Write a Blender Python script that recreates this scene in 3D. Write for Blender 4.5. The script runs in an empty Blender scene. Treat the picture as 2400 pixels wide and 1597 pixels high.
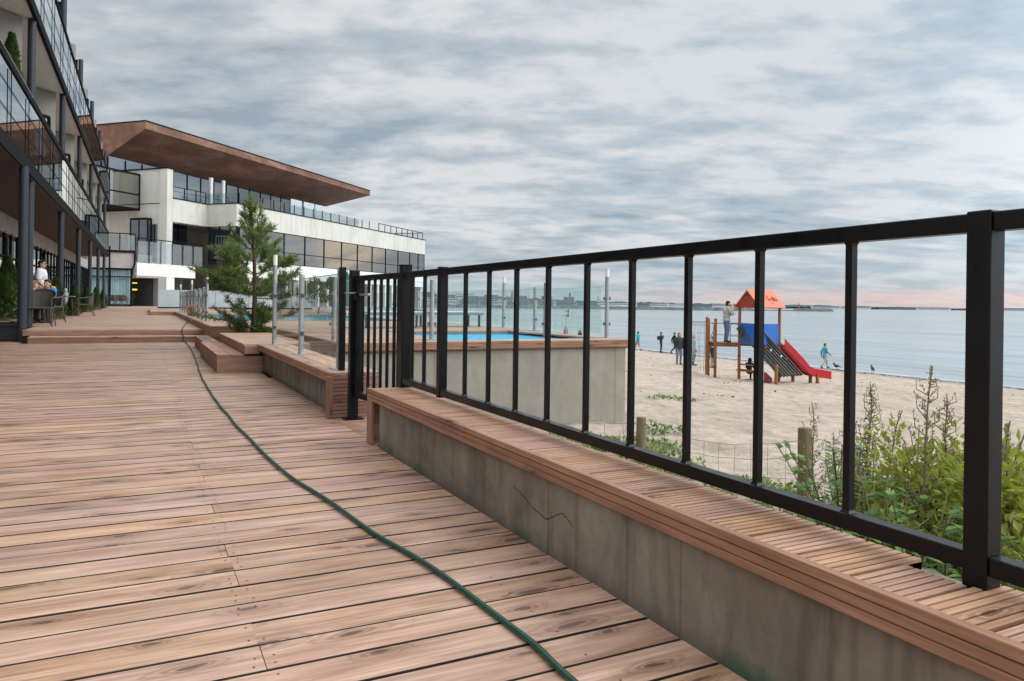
import bpy, bmesh, math, random
from math import sin, cos, pi, radians, sqrt, atan2
from mathutils import Vector, Matrix, noise as mnoise

random.seed(7)
SC = bpy.context.scene
COL = SC.collection
CAM_Z = 0.92
YAW = radians(26.645)

# ------------------------------------------------------------------ mesh builder
class MB:
    def __init__(s):
        s.v = []; s.f = []; s.m = []; s.s = []; s.r = []
    def face(s, pts, mi=0, smooth=False, r=0.5):
        b = len(s.v)
        s.v.extend([tuple(p) for p in pts])
        s.f.append(tuple(range(b, b + len(pts)))); s.m.append(mi); s.s.append(smooth); s.r.append(r)
    def raw(s, verts, faces, mi=0, smooth=False, r=0.5):
        b = len(s.v)
        s.v.extend([tuple(p) for p in verts])
        for f in faces:
            s.f.append(tuple(i + b for i in f)); s.m.append(mi); s.s.append(smooth); s.r.append(r)
    def box(s, x0, x1, y0, y1, z0, z1, mi=0, r=None):
        if r is None: r = random.random()
        vs = [(x0,y0,z0),(x1,y0,z0),(x1,y1,z0),(x0,y1,z0),(x0,y0,z1),(x1,y0,z1),(x1,y1,z1),(x0,y1,z1)]
        s.raw(vs, [(0,3,2,1),(4,5,6,7),(0,1,5,4),(1,2,6,5),(2,3,7,6),(3,0,4,7)], mi, False, r)
    def bar(s, p, q, w, h, mi=0, r=None, up=(0,0,1)):
        if r is None: r = random.random()
        p = Vector(p); q = Vector(q); d = (q - p).normalized(); u = Vector(up)
        if abs(d.dot(u)) > 0.98: u = Vector((0,1,0))
        a = d.cross(u).normalized(); b = a.cross(d).normalized()
        vs = []
        for c in (p, q):
            for i, j in ((-1,-1),(1,-1),(1,1),(-1,1)):
                vs.append(c + a*(w/2*i) + b*(h/2*j))
        s.raw(vs, [(3,2,1,0),(4,5,6,7),(0,1,5,4),(1,2,6,5),(2,3,7,6),(3,0,4,7)], mi, False, r)
    def prism(s, poly, dirv, mi=0, r=None):
        # poly: list of 3D points (planar), extruded along dirv
        if r is None: r = random.random()
        n = len(poly); d = Vector(dirv); P = [Vector(p) for p in poly]
        nn = Vector((0,0,0))
        for i in range(n):
            nn += P[i].cross(P[(i+1) % n])
        if nn.dot(d) > 0: P.reverse()
        vs = P + [p + d for p in P]
        fs = [tuple(range(n)), tuple(range(2*n-1, n-1, -1))]
        for i in range(n):
            j = (i+1) % n
            fs.append((j, i, i+n, j+n))
        s.raw(vs, fs, mi, False, r)
    def tube(s, pts, rad, n=8, mi=0, cap=True, r=0.5, smooth=True):
        pts = [Vector(p) for p in pts]; k = len(pts)
        rr = rad if isinstance(rad, (list, tuple)) else [rad]*k
        ref = None; vs = []
        for i in range(k):
            d = (pts[min(i+1,k-1)] - pts[max(i-1,0)])
            if d.length < 1e-9: d = Vector((0,0,1))
            d.normalize()
            if ref is None:
                ref = d.orthogonal().normalized()
                if abs(d.z) > .99: ref = Vector((1,0,0))
            a = (ref - d*ref.dot(d))
            if a.length < 1e-6: a = d.orthogonal()
            a.normalize(); ref = a; b = d.cross(a)
            for j in range(n):
                t = 2*pi*j/n
                vs.append(pts[i] + (a*cos(t) + b*sin(t))*rr[i])
        fs = []
        for i in range(k-1):
            for j in range(n):
                j2 = (j+1) % n
                fs.append((i*n+j, i*n+j2, (i+1)*n+j2, (i+1)*n+j))
        s.raw(vs, fs, mi, smooth, r)
        if cap:
            s.face([vs[j] for j in range(n-1,-1,-1)], mi, False, r)
            s.face([vs[(k-1)*n+j] for j in range(n)], mi, False, r)
    def ell(s, c, rad, n=12, m=8, mi=0, r=0.5, jitter=0.0, smooth=True):
        c = Vector(c); vs = [c + Vector((0,0,-rad[2]))]
        for i in range(1, m):
            ph = -pi/2 + pi*i/m
            for j in range(n):
                t = 2*pi*j/n
                k = 1 + (random.uniform(-jitter, jitter) if jitter else 0)
                vs.append(c + Vector((rad[0]*cos(ph)*cos(t)*k, rad[1]*cos(ph)*sin(t)*k, rad[2]*sin(ph)*k)))
        vs.append(c + Vector((0,0,rad[2])))
        fs = []
        for j in range(n): fs.append((0, 1+(j+1)%n, 1+j))
        for i in range(m-2):
            for j in range(n):
                a = 1+i*n+j; b = 1+i*n+(j+1)%n
                fs.append((a, b, b+n, a+n))
        t = len(vs)-1; o = 1+(m-2)*n
        for j in range(n): fs.append((o+j, o+(j+1)%n, t))
        s.raw(vs, fs, mi, smooth, r)
    def capsule(s, p, q, r1, r2, n=12):
        p = Vector(p); q = Vector(q); d = q-p
        if d.length < 1e-6:
            s.ell(p, (r1,r1,r1), n, 8); return
        d.normalize(); pts = []; rr = []
        for i in range(1, 5):
            t = pi/2*i/4.
            pts.append(p - d*r1*cos(t)); rr.append(max(r1*sin(t), 1e-4))
        for i in range(0, 4):
            t = pi/2*i/4.
            pts.append(q + d*r2*sin(t)); rr.append(max(r2*cos(t), 1e-4))
        s.tube(pts, rr, n)
    def build(s, name, mats, parent=None, local=False, bevel=0, loc=None, label=None):
        me = bpy.data.meshes.new(name)
        vs = s.v
        off = None
        if parent is not None and not local:
            off = world_loc(parent)
        elif loc is not None:
            off = Vector(loc)
        if off is not None:
            vs = [(x-off[0], y-off[1], z-off[2]) for x, y, z in vs]
        me.from_pydata(vs, [], s.f)
        if not isinstance(mats, (list, tuple)): mats = [mats]
        for m in mats: me.materials.append(m)
        me.polygons.foreach_set('material_index', s.m)
        me.polygons.foreach_set('use_smooth', s.s)
        at = me.attributes.new('rnd', 'FLOAT', 'FACE')
        at.data.foreach_set('value', s.r)
        me.update()
        o = bpy.data.objects.new(name, me)
        COL.objects.link(o)
        if parent is not None: o.parent = parent
        elif off is not None: o.location = off
        if bevel:
            b = o.modifiers.new('Bevel', 'BEVEL'); b.width = bevel; b.segments = 2; b.limit_method = 'ANGLE'; b.angle_limit = radians(40)
        if label: o['label'] = label
        return o

def world_loc(o):
    l = Vector(o.location)
    while o.parent is not None:
        o = o.parent; l += Vector(o.location)
    return l

def tag(o, label, cat, group=None):
    o['label'] = label; o['category'] = cat
    if group: o['group'] = group
    return o
def thing(name, label, cat, loc=(0,0,0), rz=0, group=None):
    o = bpy.data.objects.new(name, None); COL.objects.link(o)
    o.empty_display_size = .1
    o.location = loc; o.rotation_euler = (0,0,rz)
    return tag(o, label, cat, group)
def struct(o, label=None):
    o['kind'] = 'structure'
    if label: o['label'] = label
    return o
def dup(root, loc, rz=None, label=None, scale=None):
    r = root.copy(); COL.objects.link(r); r.location = loc
    if rz is not None: r.rotation_euler = (0,0,rz)
    if scale is not None: r.scale = (scale, scale, scale) if not isinstance(scale, tuple) else scale
    if label: r['label'] = label
    for ch in list(root.children):
        c = ch.copy(); COL.objects.link(c); c.parent = r
        for g in list(ch.children):
            d = g.copy(); COL.objects.link(d); d.parent = c
    return r

# ------------------------------------------------------------------ materials
def newmat(name):
    m = bpy.data.materials.new(name); m.use_nodes = True
    nt = m.node_tree; nt.nodes.clear()
    out = nt.nodes.new('ShaderNodeOutputMaterial')
    return m, nt, out
def N(nt, t, ins=None, **props):
    n = nt.nodes.new('ShaderNode' + t)
    for k, v in props.items(): setattr(n, k, v)
    if ins:
        for k, v in ins.items():
            sock = n.inputs[k]
            if isinstance(v, bpy.types.NodeSocket): nt.links.new(v, sock)
            else: sock.default_value = v
    return n
def rgb(c): return (c[0], c[1], c[2], 1.0)
def math_(nt, op, a, b=None, c=None, clamp=False):
    n = nt.nodes.new('ShaderNodeMath'); n.operation = op; n.use_clamp = clamp
    for i, x in enumerate((a, b, c)):
        if x is None: continue
        if isinstance(x, bpy.types.NodeSocket): nt.links.new(x, n.inputs[i])
        else: n.inputs[i].default_value = x
    return n.outputs[0]
def mix_(nt, f, a, b, mode='MIX'):
    n = nt.nodes.new('ShaderNodeMix'); n.data_type = 'RGBA'; n.blend_type = mode
    for k, x in ((0, f), (6, a), (7, b)):
        if isinstance(x, bpy.types.NodeSocket): nt.links.new(x, n.inputs[k])
        elif k == 0: n.inputs[0].default_value = x
        else: n.inputs[k].default_value = rgb(x)
    return n.outputs[2]
def ramp_(nt, f, stops, interp='LINEAR'):
    n = nt.nodes.new('ShaderNodeValToRGB'); cr = n.color_ramp; cr.interpolation = interp
    while len(cr.elements) < len(stops): cr.elements.new(0.5)
    for e, (p, c) in zip(cr.elements, stops):
        e.position = p
        e.color = rgb(c) if isinstance(c, (tuple, list)) else (c, c, c, 1)
    nt.links.new(f, n.inputs[0])
    return n.outputs[0]
def mapr(nt, v, a, b, c=0., d=1., smooth=False):
    n = nt.nodes.new('ShaderNodeMapRange'); n.clamp = True
    if smooth: n.interpolation_type = 'SMOOTHSTEP'
    nt.links.new(v, n.inputs[0])
    for i, x in enumerate((a, b, c, d)): n.inputs[i+1].default_value = x
    return n.outputs[0]
def objco(nt): return N(nt, 'TexCoord').outputs['Object']
def scaled(nt, vec, sc, off=None):
    n = N(nt, 'VectorMath', operation='MULTIPLY'); nt.links.new(vec, n.inputs[0]); n.inputs[1].default_value = sc
    o = n.outputs[0]
    if off is not None:
        a = N(nt, 'VectorMath', operation='ADD'); nt.links.new(o, a.inputs[0])
        if isinstance(off, bpy.types.NodeSocket): nt.links.new(off, a.inputs[1])
        else: a.inputs[1].default_value = off
        o = a.outputs[0]
    return o
def noise_(nt, vec, scale, detail=4, rough=.55, dist=0., out=0):
    n = N(nt, 'TexNoise', {'Scale': scale, 'Detail': detail, 'Roughness': rough, 'Distortion': dist, 'Vector': vec})
    return n.outputs[out]
def rnd_(nt): return N(nt, 'Attribute', attribute_name='rnd').outputs['Fac']
def bump_(nt, h, strength=.3, dist=.01):
    return N(nt, 'Bump', {'Strength': strength, 'Distance': dist, 'Height': h}).outputs[0]
def principled(nt, out, base, rough=.6, metal=0., spec=.5, normal=None, **extra):
    b = N(nt, 'BsdfPrincipled')
    for k, v in (('Base Color', base), ('Roughness', rough), ('Metallic', metal), ('Specular IOR Level', spec), ('Normal', normal)):
        if v is None: continue
        if isinstance(v, bpy.types.NodeSocket): nt.links.new(v, b.inputs[k])
        else: b.inputs[k].default_value = rgb(v) if k == 'Base Color' else v
    for k, v in extra.items():
        b.inputs[k.replace('_', ' ')].default_value = v
    nt.links.new(b.outputs[0], out.inputs[0])
    return b

def plain(name, col, rough=.6, metal=0., var=.12, spec=.5, sc=8., bump=0., varrnd=.0):
    m, nt, out = newmat(name)
    co = objco(nt)
    f = noise_(nt, co, sc, 5, .6)
    k = mapr(nt, f, .3, .7, 1-var, 1+var)
    if varrnd:
        k = math_(nt, 'MULTIPLY', k, mapr(nt, rnd_(nt), 0, 1, 1-varrnd, 1+varrnd))
    hs = N(nt, 'HueSaturation', {'Color': rgb(col), 'Value': k})
    nrm = bump_(nt, noise_(nt, co, sc*6, 3), bump, .004) if bump else None
    r = mapr(nt, f, .3, .7, max(rough-.08, .02), min(rough+.1, 1))
    principled(nt, out, hs.outputs[0], r, metal, spec, nrm)
    return m

def wood(name, dark, light, along='X', knots=.5, rough=.58, across=13., value_var=.2, grey=.3, gap_dark=0., plane=None):
    m, nt, out = newmat(name)
    co = objco(nt)
    r = rnd_(nt)
    rv = N(nt, 'CombineXYZ', {'X': math_(nt, 'MULTIPLY', r, 53.7), 'Y': math_(nt, 'MULTIPLY', r, 31.3), 'Z': math_(nt, 'MULTIPLY', r, 17.1)}).outputs[0]
    def sc(a, c):
        return {'X': (a, c, c), 'Y': (c, a, c), 'Z': (c, c, a)}[along]
    v1 = scaled(nt, co, sc(1.15, across), rv)
    g1 = noise_(nt, v1, 1., 6, .6, 1.1)
    v2 = scaled(nt, co, sc(4., 95.), rv)
    g2 = noise_(nt, v2, 1., 3, .5, .3)
    v4 = scaled(nt, co, sc(1.6, 42.), rv)
    g3 = noise_(nt, v4, 1., 5, .62, .8)
    # knots
    sxyz = N(nt, 'SeparateXYZ'); nt.links.new(co, sxyz.inputs[0])
    pl = plane or {'X': 'XY', 'Y': 'YX', 'Z': 'ZX'}[along]
    ci = ['XYZ'.index(ch) for ch in pl]
    v3 = N(nt, 'CombineXYZ', {'X': math_(nt, 'ADD', math_(nt, 'MULTIPLY', sxyz.outputs[ci[0]], 2.1), math_(nt, 'MULTIPLY', r, 531.7)), 'Y': math_(nt, 'ADD', math_(nt, 'MULTIPLY', sxyz.outputs[ci[1]], 6.6), math_(nt, 'MULTIPLY', r, 77.3)), 'Z': 0.}).outputs[0]
    wob = N(nt, 'TexNoise', {'Scale': 2.6, 'Detail': 3., 'Vector': v3})
    v3b = N(nt, 'VectorMath', operation='ADD'); nt.links.new(v3, v3b.inputs[0])
    wv = N(nt, 'VectorMath', operation='SCALE'); nt.links.new(wob.outputs[1], wv.inputs[0]); wv.inputs['Scale'].default_value = .30
    nt.links.new(wv.outputs[0], v3b.inputs[1])
    vo = N(nt, 'TexVoronoi', {'Scale': 1., 'Vector': v3b.outputs[0], 'Randomness': 1.}, feature='F1', voronoi_dimensions='2D')
    sepc = N(nt, 'SeparateColor'); nt.links.new(vo.outputs['Color'], sepc.inputs[0])
    has = math_(nt, 'LESS_THAN', sepc.outputs[0], knots)
    size = mapr(nt, sepc.outputs[1], 0, 1, .45, 1.15)
    d = math_(nt, 'DIVIDE', vo.outputs['Distance'], size)
    core = math_(nt, 'MULTIPLY', mapr(nt, d, .075, .115, 1, 0, True), has)
    rings = math_(nt, 'SINE', math_(nt, 'MULTIPLY', d, 52.))
    ringm = math_(nt, 'MULTIPLY', math_(nt, 'MULTIPLY', mapr(nt, d, .10, .42, 1, 0), has), mapr(nt, rings, .0, .8, 0.0, 1))
    halo = math_(nt, 'MULTIPLY', mapr(nt, d, .1, .5, 1, 0, True), has)
    base = ramp_(nt, g1, [(.30, dark), (.5, tuple(.5*(a+b) for a, b in zip(dark, light))), (.68, light)])
    base = mix_(nt, math_(nt, 'MULTIPLY', mapr(nt, g2, .38, .62, 0, 1), .42), base, tuple(x*.62 for x in dark))
    base = mix_(nt, mapr(nt, g3, .55, .66, 0, .26), base, tuple(x*.62 for x in dark))
    base = mix_(nt, mapr(nt, g3, .40, .46, .28, 0), base, tuple(min(1, x*1.12) for x in light))
    base = mix_(nt, math_(nt, 'MULTIPLY', halo, .5), base, tuple(x*.75 for x in dark))
    base = mix_(nt, math_(nt, 'MULTIPLY', ringm, .75), base, tuple(x*.5 for x in dark))
    base = mix_(nt, math_(nt, 'MULTIPLY', core, .95), base, tuple(x*.28 for x in dark))
    # weathering at metre scale
    wn = noise_(nt, co, 1.3, 5, .6)
    base = mix_(nt, math_(nt, 'MULTIPLY', mapr(nt, wn, .42, .7, 0, 1), grey), base, tuple(.5*a+.5*sum(light)/3*.95 for a in light))
    wn2 = noise_(nt, scaled(nt, co, (1,1,1), (31,7,3)), .9, 6, .7)
    val = math_(nt, 'MULTIPLY', mapr(nt, r, 0, 1, 1-value_var, 1+value_var), mapr(nt, wn2, .3, .7, .84, 1.1))
    r2 = math_(nt, 'FRACT', math_(nt, 'MULTIPLY', r, 7.31))
    hs = N(nt, 'HueSaturation', {'Color': base, 'Value': val, 'Saturation': mapr(nt, r2, 0, 1, .93, 1.13), 'Hue': mapr(nt, r2, 0, 1, .492, .508)})
    h = math_(nt, 'ADD', math_(nt, 'MULTIPLY', g1, .6), math_(nt, 'MULTIPLY', g2, .5))
    principled(nt, out, hs.outputs[0], mapr(nt, g1, .3, .7, rough-.06, rough+.12), 0, .45, bump_(nt, h, .35, .003))
    return m

def concrete(name, c1, c2, seam_axis='Y', seams=2.2, streak=.6, green=0.):
    m, nt, out = newmat(name)
    co = objco(nt)
    sx = N(nt, 'SeparateXYZ'); nt.links.new(co, sx.inputs[0])
    n1 = noise_(nt, co, 3.2, 8, .65, .3)
    n2 = noise_(nt, co, 22., 6, .6)
    ax = {'X': 0, 'Y': 1, 'Z': 2}[seam_axis]
    sv = [1.2, 1.2, 1.2]; sv[ax] = 3.1; sv[2] = .7 if seam_axis != 'Z' else sv[2]
    n3 = noise_(nt, scaled(nt, co, tuple(sv)), 1., 8, .68, .7)
    n5 = noise_(nt, scaled(nt, co, (1,1,1), (13,5,2)), 1.1, 7, .65, .6)
    base = ramp_(nt, n1, [(.3, c1), (.7, c2)])
    base = mix_(nt, math_(nt, 'MULTIPLY', mapr(nt, n3, .47, .68, 0, 1), streak), base, tuple(x*.42 for x in c1))
    base = mix_(nt, math_(nt, 'MULTIPLY', mapr(nt, n2, .58, .75, 0, 1), .35), base, tuple(x*.55 for x in c1))
    base = mix_(nt, math_(nt, 'MULTIPLY', mapr(nt, n5, .48, .66, 0, 1), streak*.9), base, (c1[0]*.62, c1[1]*.54, c1[2]*.48))
    # form board seams
    seamv = N(nt, 'CombineXYZ', {'X': math_(nt, 'MULTIPLY', sx.outputs[ax], seams)}).outputs[0]
    vo = N(nt, 'TexVoronoi', {'Scale': 1., 'Vector': seamv}, feature='DISTANCE_TO_EDGE', voronoi_dimensions='3D')
    wv = noise_(nt, co, 5., 3)
    sd = math_(nt, 'ADD', vo.outputs['Distance'], math_(nt, 'MULTIPLY', wv, .006))
    seam = mapr(nt, sd, .004, .017, 1, 0, True)
    base = mix_(nt, math_(nt, 'MULTIPLY', seam, .33), base, tuple(x*.35 for x in c1))
    pits = N(nt, 'TexVoronoi', {'Scale': 26., 'Vector': co}, feature='F1')
    pc = N(nt, 'SeparateColor'); nt.links.new(pits.outputs['Color'], pc.inputs[0])
    pit = math_(nt, 'MULTIPLY', mapr(nt, pits.outputs['Distance'], .05, .16, 1, 0), math_(nt, 'LESS_THAN', pc.outputs[0], .14))
    base = mix_(nt, math_(nt, 'MULTIPLY', pit, .7), base, tuple(x*.2 for x in c1))
    if green:
        gz = math_(nt, 'ADD', sx.outputs[2], math_(nt, 'MULTIPLY', noise_(nt, co, 14., 5, .7), -.16))
        gm = math_(nt, 'MULTIPLY', mapr(nt, gz, -.045, -.005, 1, 0), mapr(nt, noise_(nt, co, 1.7, 3), .52, .6, 0, 1))
        base = mix_(nt, math_(nt, 'MULTIPLY', gm, green), base, (.02, .11, .06))
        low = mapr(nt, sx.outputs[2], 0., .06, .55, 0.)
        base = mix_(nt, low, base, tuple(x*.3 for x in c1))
    h = math_(nt, 'SUBTRACT', math_(nt, 'MULTIPLY', n2, .5), math_(nt, 'ADD', seam, pit))
    principled(nt, out, base, .85, 0, .3, bump_(nt, h, .3, .004))
    return m

def schlick(nt, f0=.04, normal=None):
    g = N(nt, 'NewGeometry')
    d = N(nt, 'VectorMath', operation='DOT_PRODUCT'); nt.links.new(g.outputs['Incoming'], d.inputs[0]); nt.links.new(normal if normal is not None else g.outputs['Normal'], d.inputs[1])
    c = math_(nt, 'SUBTRACT', 1.0, math_(nt, 'ABSOLUTE', d.outputs['Value']), clamp=True)
    return math_(nt, 'ADD', math_(nt, 'MULTIPLY', math_(nt, 'POWER', c, 5.0), 1-f0), f0)
def thin_glass(name, tint, refl=.06, rough=.0, strength=1.0, dirt=.0):
    m, nt, out = newmat(name)
    tr = N(nt, 'BsdfTransparent', {'Color': rgb(tint)})
    gl = N(nt, 'BsdfGlossy', {'Roughness': rough, 'Color': (.95, .97, .97, 1)})
    f = math_(nt, 'ADD', math_(nt, 'MULTIPLY', schlick(nt), strength), refl, clamp=True)
    mx = N(nt, 'MixShader', {0: f}); nt.links.new(tr.outputs[0], mx.inputs[1]); nt.links.new(gl.outputs[0], mx.inputs[2])
    res = mx.outputs[0]
    if dirt:
        df = N(nt, 'BsdfDiffuse', {'Color': (.55, .6, .6, 1)})
        dn = noise_(nt, objco(nt), 3., 5, .6)
        m2 = N(nt, 'MixShader', {0: mapr(nt, dn, .3, .7, dirt*.6, dirt*1.4)})
        nt.links.new(res, m2.inputs[1]); nt.links.new(df.outputs[0], m2.inputs[2]); res = m2.outputs[0]
    nt.links.new(res, out.inputs[0])
    return m
def mirror_glass(name, dark, refl=.4, wob=.02, rough=.02):
    m, nt, out = newmat(name)
    co = objco(nt)
    df = N(nt, 'BsdfDiffuse', {'Color': rgb(dark)})
    nrm = bump_(nt, noise_(nt, co, .8, 2), wob, .1)
    gl = N(nt, 'BsdfGlossy', {'Roughness': rough, 'Color': (.85, .87, .9, 1), 'Normal': nrm})
    f = math_(nt, 'ADD', schlick(nt), refl, clamp=True)
    mx = N(nt, 'MixShader', {0: f}); nt.links.new(df.outputs[0], mx.inputs[1]); nt.links.new(gl.outputs[0], mx.inputs[2])
    nt.links.new(mx.outputs[0], out.inputs[0])
    return m
def leafmat(name, dark, light, trans=.3, sc=3.):
    m, nt, out = newmat(name)
    r = rnd_(nt); n = noise_(nt, objco(nt), sc, 3)
    f = math_(nt, 'ADD', math_(nt, 'MULTIPLY', r, .65), math_(nt, 'MULTIPLY', n, .45))
    col = ramp_(nt, f, [(.15, dark), (.8, light)])
    p = principled(nt, out, col, .55, 0, .35)
    tl = N(nt, 'BsdfTranslucent', {'Color': col})
    mx = N(nt, 'MixShader', {0: trans}); nt.links.new(p.outputs[0], mx.inputs[1]); nt.links.new(tl.outputs[0], mx.inputs[2])
    nt.links.new(mx.outputs[0], out.inputs[0])
    return m

M = {}
M['deck'] = wood('deck_boards', (.285,.147,.09), (.56,.365,.265), 'X', .85, .46, 13., .10, .18)
M['deck_far'] = wood('terrace_boards', (.32,.18,.115), (.54,.36,.26), 'X', .3, .55, 13., .10, .25)
M['bench'] = wood('bench_boards', (.32,.16,.092), (.53,.32,.205), 'X', .4, .55, 13., .07, .12)
M['fascia'] = wood('fascia_boards', (.255,.125,.08), (.42,.235,.155), 'Y', .28, .55, 13., .1, .12, plane='YZ')
M['fascia_x'] = wood('step_boards', (.255,.125,.08), (.41,.235,.155), 'X', .3, .55, 13., .12, .15, plane='XZ')
M['fascia_z'] = wood('upright_boards', (.235,.115,.07), (.38,.21,.135), 'Z', .25, .55, 13., .1, .12)
M['post_wood'] = wood('fence_post_wood', (.12,.075,.04), (.26,.18,.10), 'Z', .3, .7, 16., .1, .3)
M['play_wood'] = wood('play_post_wood', (.22,.075,.03), (.36,.14,.06), 'Z', .2, .5, 16., .08, .0)
M['plank_grey'] = wood('ramp_planks', (.045,.05,.045), (.13,.135,.12), 'X', .1, .6, 9., .2, .2)
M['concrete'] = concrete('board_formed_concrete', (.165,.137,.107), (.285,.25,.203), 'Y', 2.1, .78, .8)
M['concrete_pool'] = concrete('pool_wall_concrete', (.30,.27,.225), (.37,.34,.29), 'X', .9, .25)
M['beam'] = concrete('beam_concrete', (.33,.31,.29), (.43,.41,.385), 'Y', .3, .2)
M['fascia_pink'] = concrete('pavilion_concrete', (.42,.38,.36), (.5,.46,.44), 'X', .3, .15)
M['black'] = plain('black_painted_steel', (.003,.0033,.004), .33, 0, .25, .27, 12., .08)
M['frame'] = plain('dark_grey_frame', (.012,.0125,.014), .8, 0, .15, .06, 3.)
M['column'] = plain('dark_grey_column_paint', (.028,.034,.043), .42, 0, .15, .4, 2.)
M['steel'] = plain('galvanised_steel', (.42,.43,.44), .42, .75, .15, .5, 14., .05)
M['steel_dark'] = plain('stair_steel', (.10,.11,.12), .5, .4, .15, .5, 6.)
M['chrome'] = plain('polished_flue_steel', (.72,.72,.72), .22, .9, .08, .5, 4.)
M['lampglass'] = plain('opal_lamp_plastic', (.82,.82,.80), .35, 0, .04)
M['glass'] = thin_glass('clear_fence_glass', (.86,.955,.935), .01, 0., 1.0, .045)
M['glass_edge'] = plain('green_glass_edge', (.25,.5,.45), .15, 0, .1)
M['balcony_glass'] = thin_glass('balcony_glass', (.34,.38,.40), .27, 0., 1.0, .0)
M['shop_glass'] = thin_glass('shopfront_glass', (.5,.53,.55), .10, 0., 1.0, .0)
M['window'] = mirror_glass('reflective_window_glass', (.035,.04,.045), .46, .03)
M['window_dark'] = mirror_glass('dark_window_glass', (.025,.032,.04), .16, .02)
M['window_bronze'] = mirror_glass('bronze_window_glass', (.06,.05,.03), .34, .05)
M['curtain'] = plain('pale_curtain_cloth', (.60,.63,.64), .8, 0, .2, .3, 2.)
M['curtain_blue'] = plain('blue_grey_curtain', (.16,.20,.26), .8, 0, .3, .3, 3.)
M['screen'] = plain('frosted_screen_panel', (.47,.56,.58), .35, 0, .06, .5, 2.)
M['interior'] = plain('dark_interior', (.035,.03,.028), .8, 0, .4)
M['soffit_dark'] = wood('dark_soffit_wood', (.045,.025,.018), (.085,.05,.036), 'Y', .1, .7, 5., .1, 0)
M['soffit'] = plain('balcony_soffit_paint', (.70,.685,.64), .8, 0, .06, .3, .7)
M['render'] = plain('balcony_back_wall_render', (.235,.225,.20), .85, 0, .12, .3, 1.5)  # base colour lowered to carry the shade of the overhang
M['corten'] = None
M['rope'] = plain('grey_rope', (.32,.33,.33), .8)
M['bark'] = plain('pine_bark', (.12,.075,.05), .9, 0, .35, .3, 30., .4)
M['stem'] = plain('dry_plant_stem', (.20,.165,.09), .85, 0, .3, .3, 20.)
M['hose'] = plain('green_hose_rubber', (.006,.05,.03), .35, 0, .25, .4, 30.)
M['pot'] = plain('dark_plastic_planter', (.02,.022,.026), .5, 0, .15)
M['soil'] = plain('potting_soil', (.04,.028,.02), .95, 0, .4, .2, 40., .5)
M['pool_liner'] = plain('pool_liner', (.10,.50,.72), .5, 0, .1)
M['pool_liner2'] = plain('large_pool_liner', (.08,.42,.56), .5, 0, .1)
M['red_plastic'] = plain('red_slide_plastic', (.50,.012,.02), .35, 0, .1)
M['maroon'] = plain('maroon_panel', (.22,.03,.04), .5)
M['orange'] = plain('orange_roof_panel', (.78,.155,.075), .5, 0, .06, .4, 2.)
M['roof_under'] = plain('red_roof_underside', (.30,.05,.025), .6, 0, .2)
M['roof_green'] = plain('dark_green_gable', (.03,.07,.03), .6, 0, .2)
M['blue'] = plain('blue_play_panel', (.012,.13,.50), .45, 0, .08)
M['rail_grey'] = plain('grey_metal_tube', (.20,.22,.23), .4, .5, .1)
M['graffiti'] = plain('black_spray_paint', (.03,.015,.015), .6)
M['white'] = plain('white_gloss_paint', (.78,.78,.76), .45, 0, .05)
M['wicker'] = plain('brown_wicker', (.085,.07,.062), .7, 0, .3, .4, 60., .4)
M['tabletop'] = plain('grey_table_top', (.20,.19,.18), .5)
M['skin'] = plain('skin', (.50,.28,.19), .5, 0, .06, .4, 20.)
M['eye'] = plain('eye_dark', (.02,.015,.012), .2)
def cloth(name, c, var=.15): return plain(name, c, .85, 0, var, .25, 18., .2)
def clothm(key, c, var=.15):
    if key not in M: M[key] = cloth(key + '_cloth', c, var)
    return M[key]

# white exterior wall with moss stains and vertical dirt
def stained_wall():
    m, nt, out = newmat('stained_white_wall')
    co = objco(nt); sx = N(nt, 'SeparateXYZ'); nt.links.new(co, sx.inputs[0])
    n1 = noise_(nt, co, .35, 6, .6)
    n2 = noise_(nt, scaled(nt, co, (1.4,1.4,.12)), 1., 6, .65)
    base = ramp_(nt, n1, [(.3, (.60,.59,.53)), (.7, (.72,.705,.65))])
    base = mix_(nt, math_(nt, 'MULTIPLY', mapr(nt, n2, .48, .72, 0, 1), .55), base, (.42,.43,.34))
    n3 = noise_(nt, scaled(nt, co, (1,1,.5), (4,2,9)), .33, 5, .6, .5)
    base = mix_(nt, math_(nt, 'MULTIPLY', mapr(nt, n3, .61, .73, 0, 1), .7), base, (.42,.44,.16))
    principled(nt, out, base, .85, 0, .25, bump_(nt, noise_(nt, co, 6., 5), .1, .02))
    return m
M['wall'] = stained_wall()
M['wall_clean'] = plain('clean_white_wall', (.76,.76,.74), .8, 0, .05, .3, .6)
def corten(name, k=1.):
    m, nt, out = newmat(name)
    co = objco(nt)
    n1 = noise_(nt, scaled(nt, co, (.35,.35,.9)), 1., 6, .6, .4)
    n2 = noise_(nt, co, 2.6, 6, .65)
    br = N(nt, 'TexBrick', {'Scale': .35, 'Color1': (.9,.9,.9,1), 'Color2': (1.05,1.05,1.05,1), 'Mortar': (.6,.6,.6,1), 'Mortar Size': .012, 'Vector': co})
    base = ramp_(nt, n1, [(.3, (.125*k,.064*k,.042*k)), (.52, (.195*k,.10*k,.066*k)), (.72, (.29*k,.165*k,.12*k))])
    base = mix_(nt, math_(nt, 'MULTIPLY', mapr(nt, n2, .45, .7, 0, 1), .35), base, (.12*k,.055*k,.035*k))
    base = mix_(nt, .5, base, br.outputs[0], 'MULTIPLY')
    principled(nt, out, base, .7, 0, .35)
    return m
M['corten'] = corten('rusty_weathering_steel', 1.2)
M['corten_soffit'] = corten('rusty_soffit_steel', .88)
M['pine'] = leafmat('pine_needles', (.035,.07,.018), (.24,.33,.10), .45)
M['thuja'] = leafmat('thuja_foliage', (.010,.030,.008), (.075,.14,.022), .2, 5.)
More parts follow.
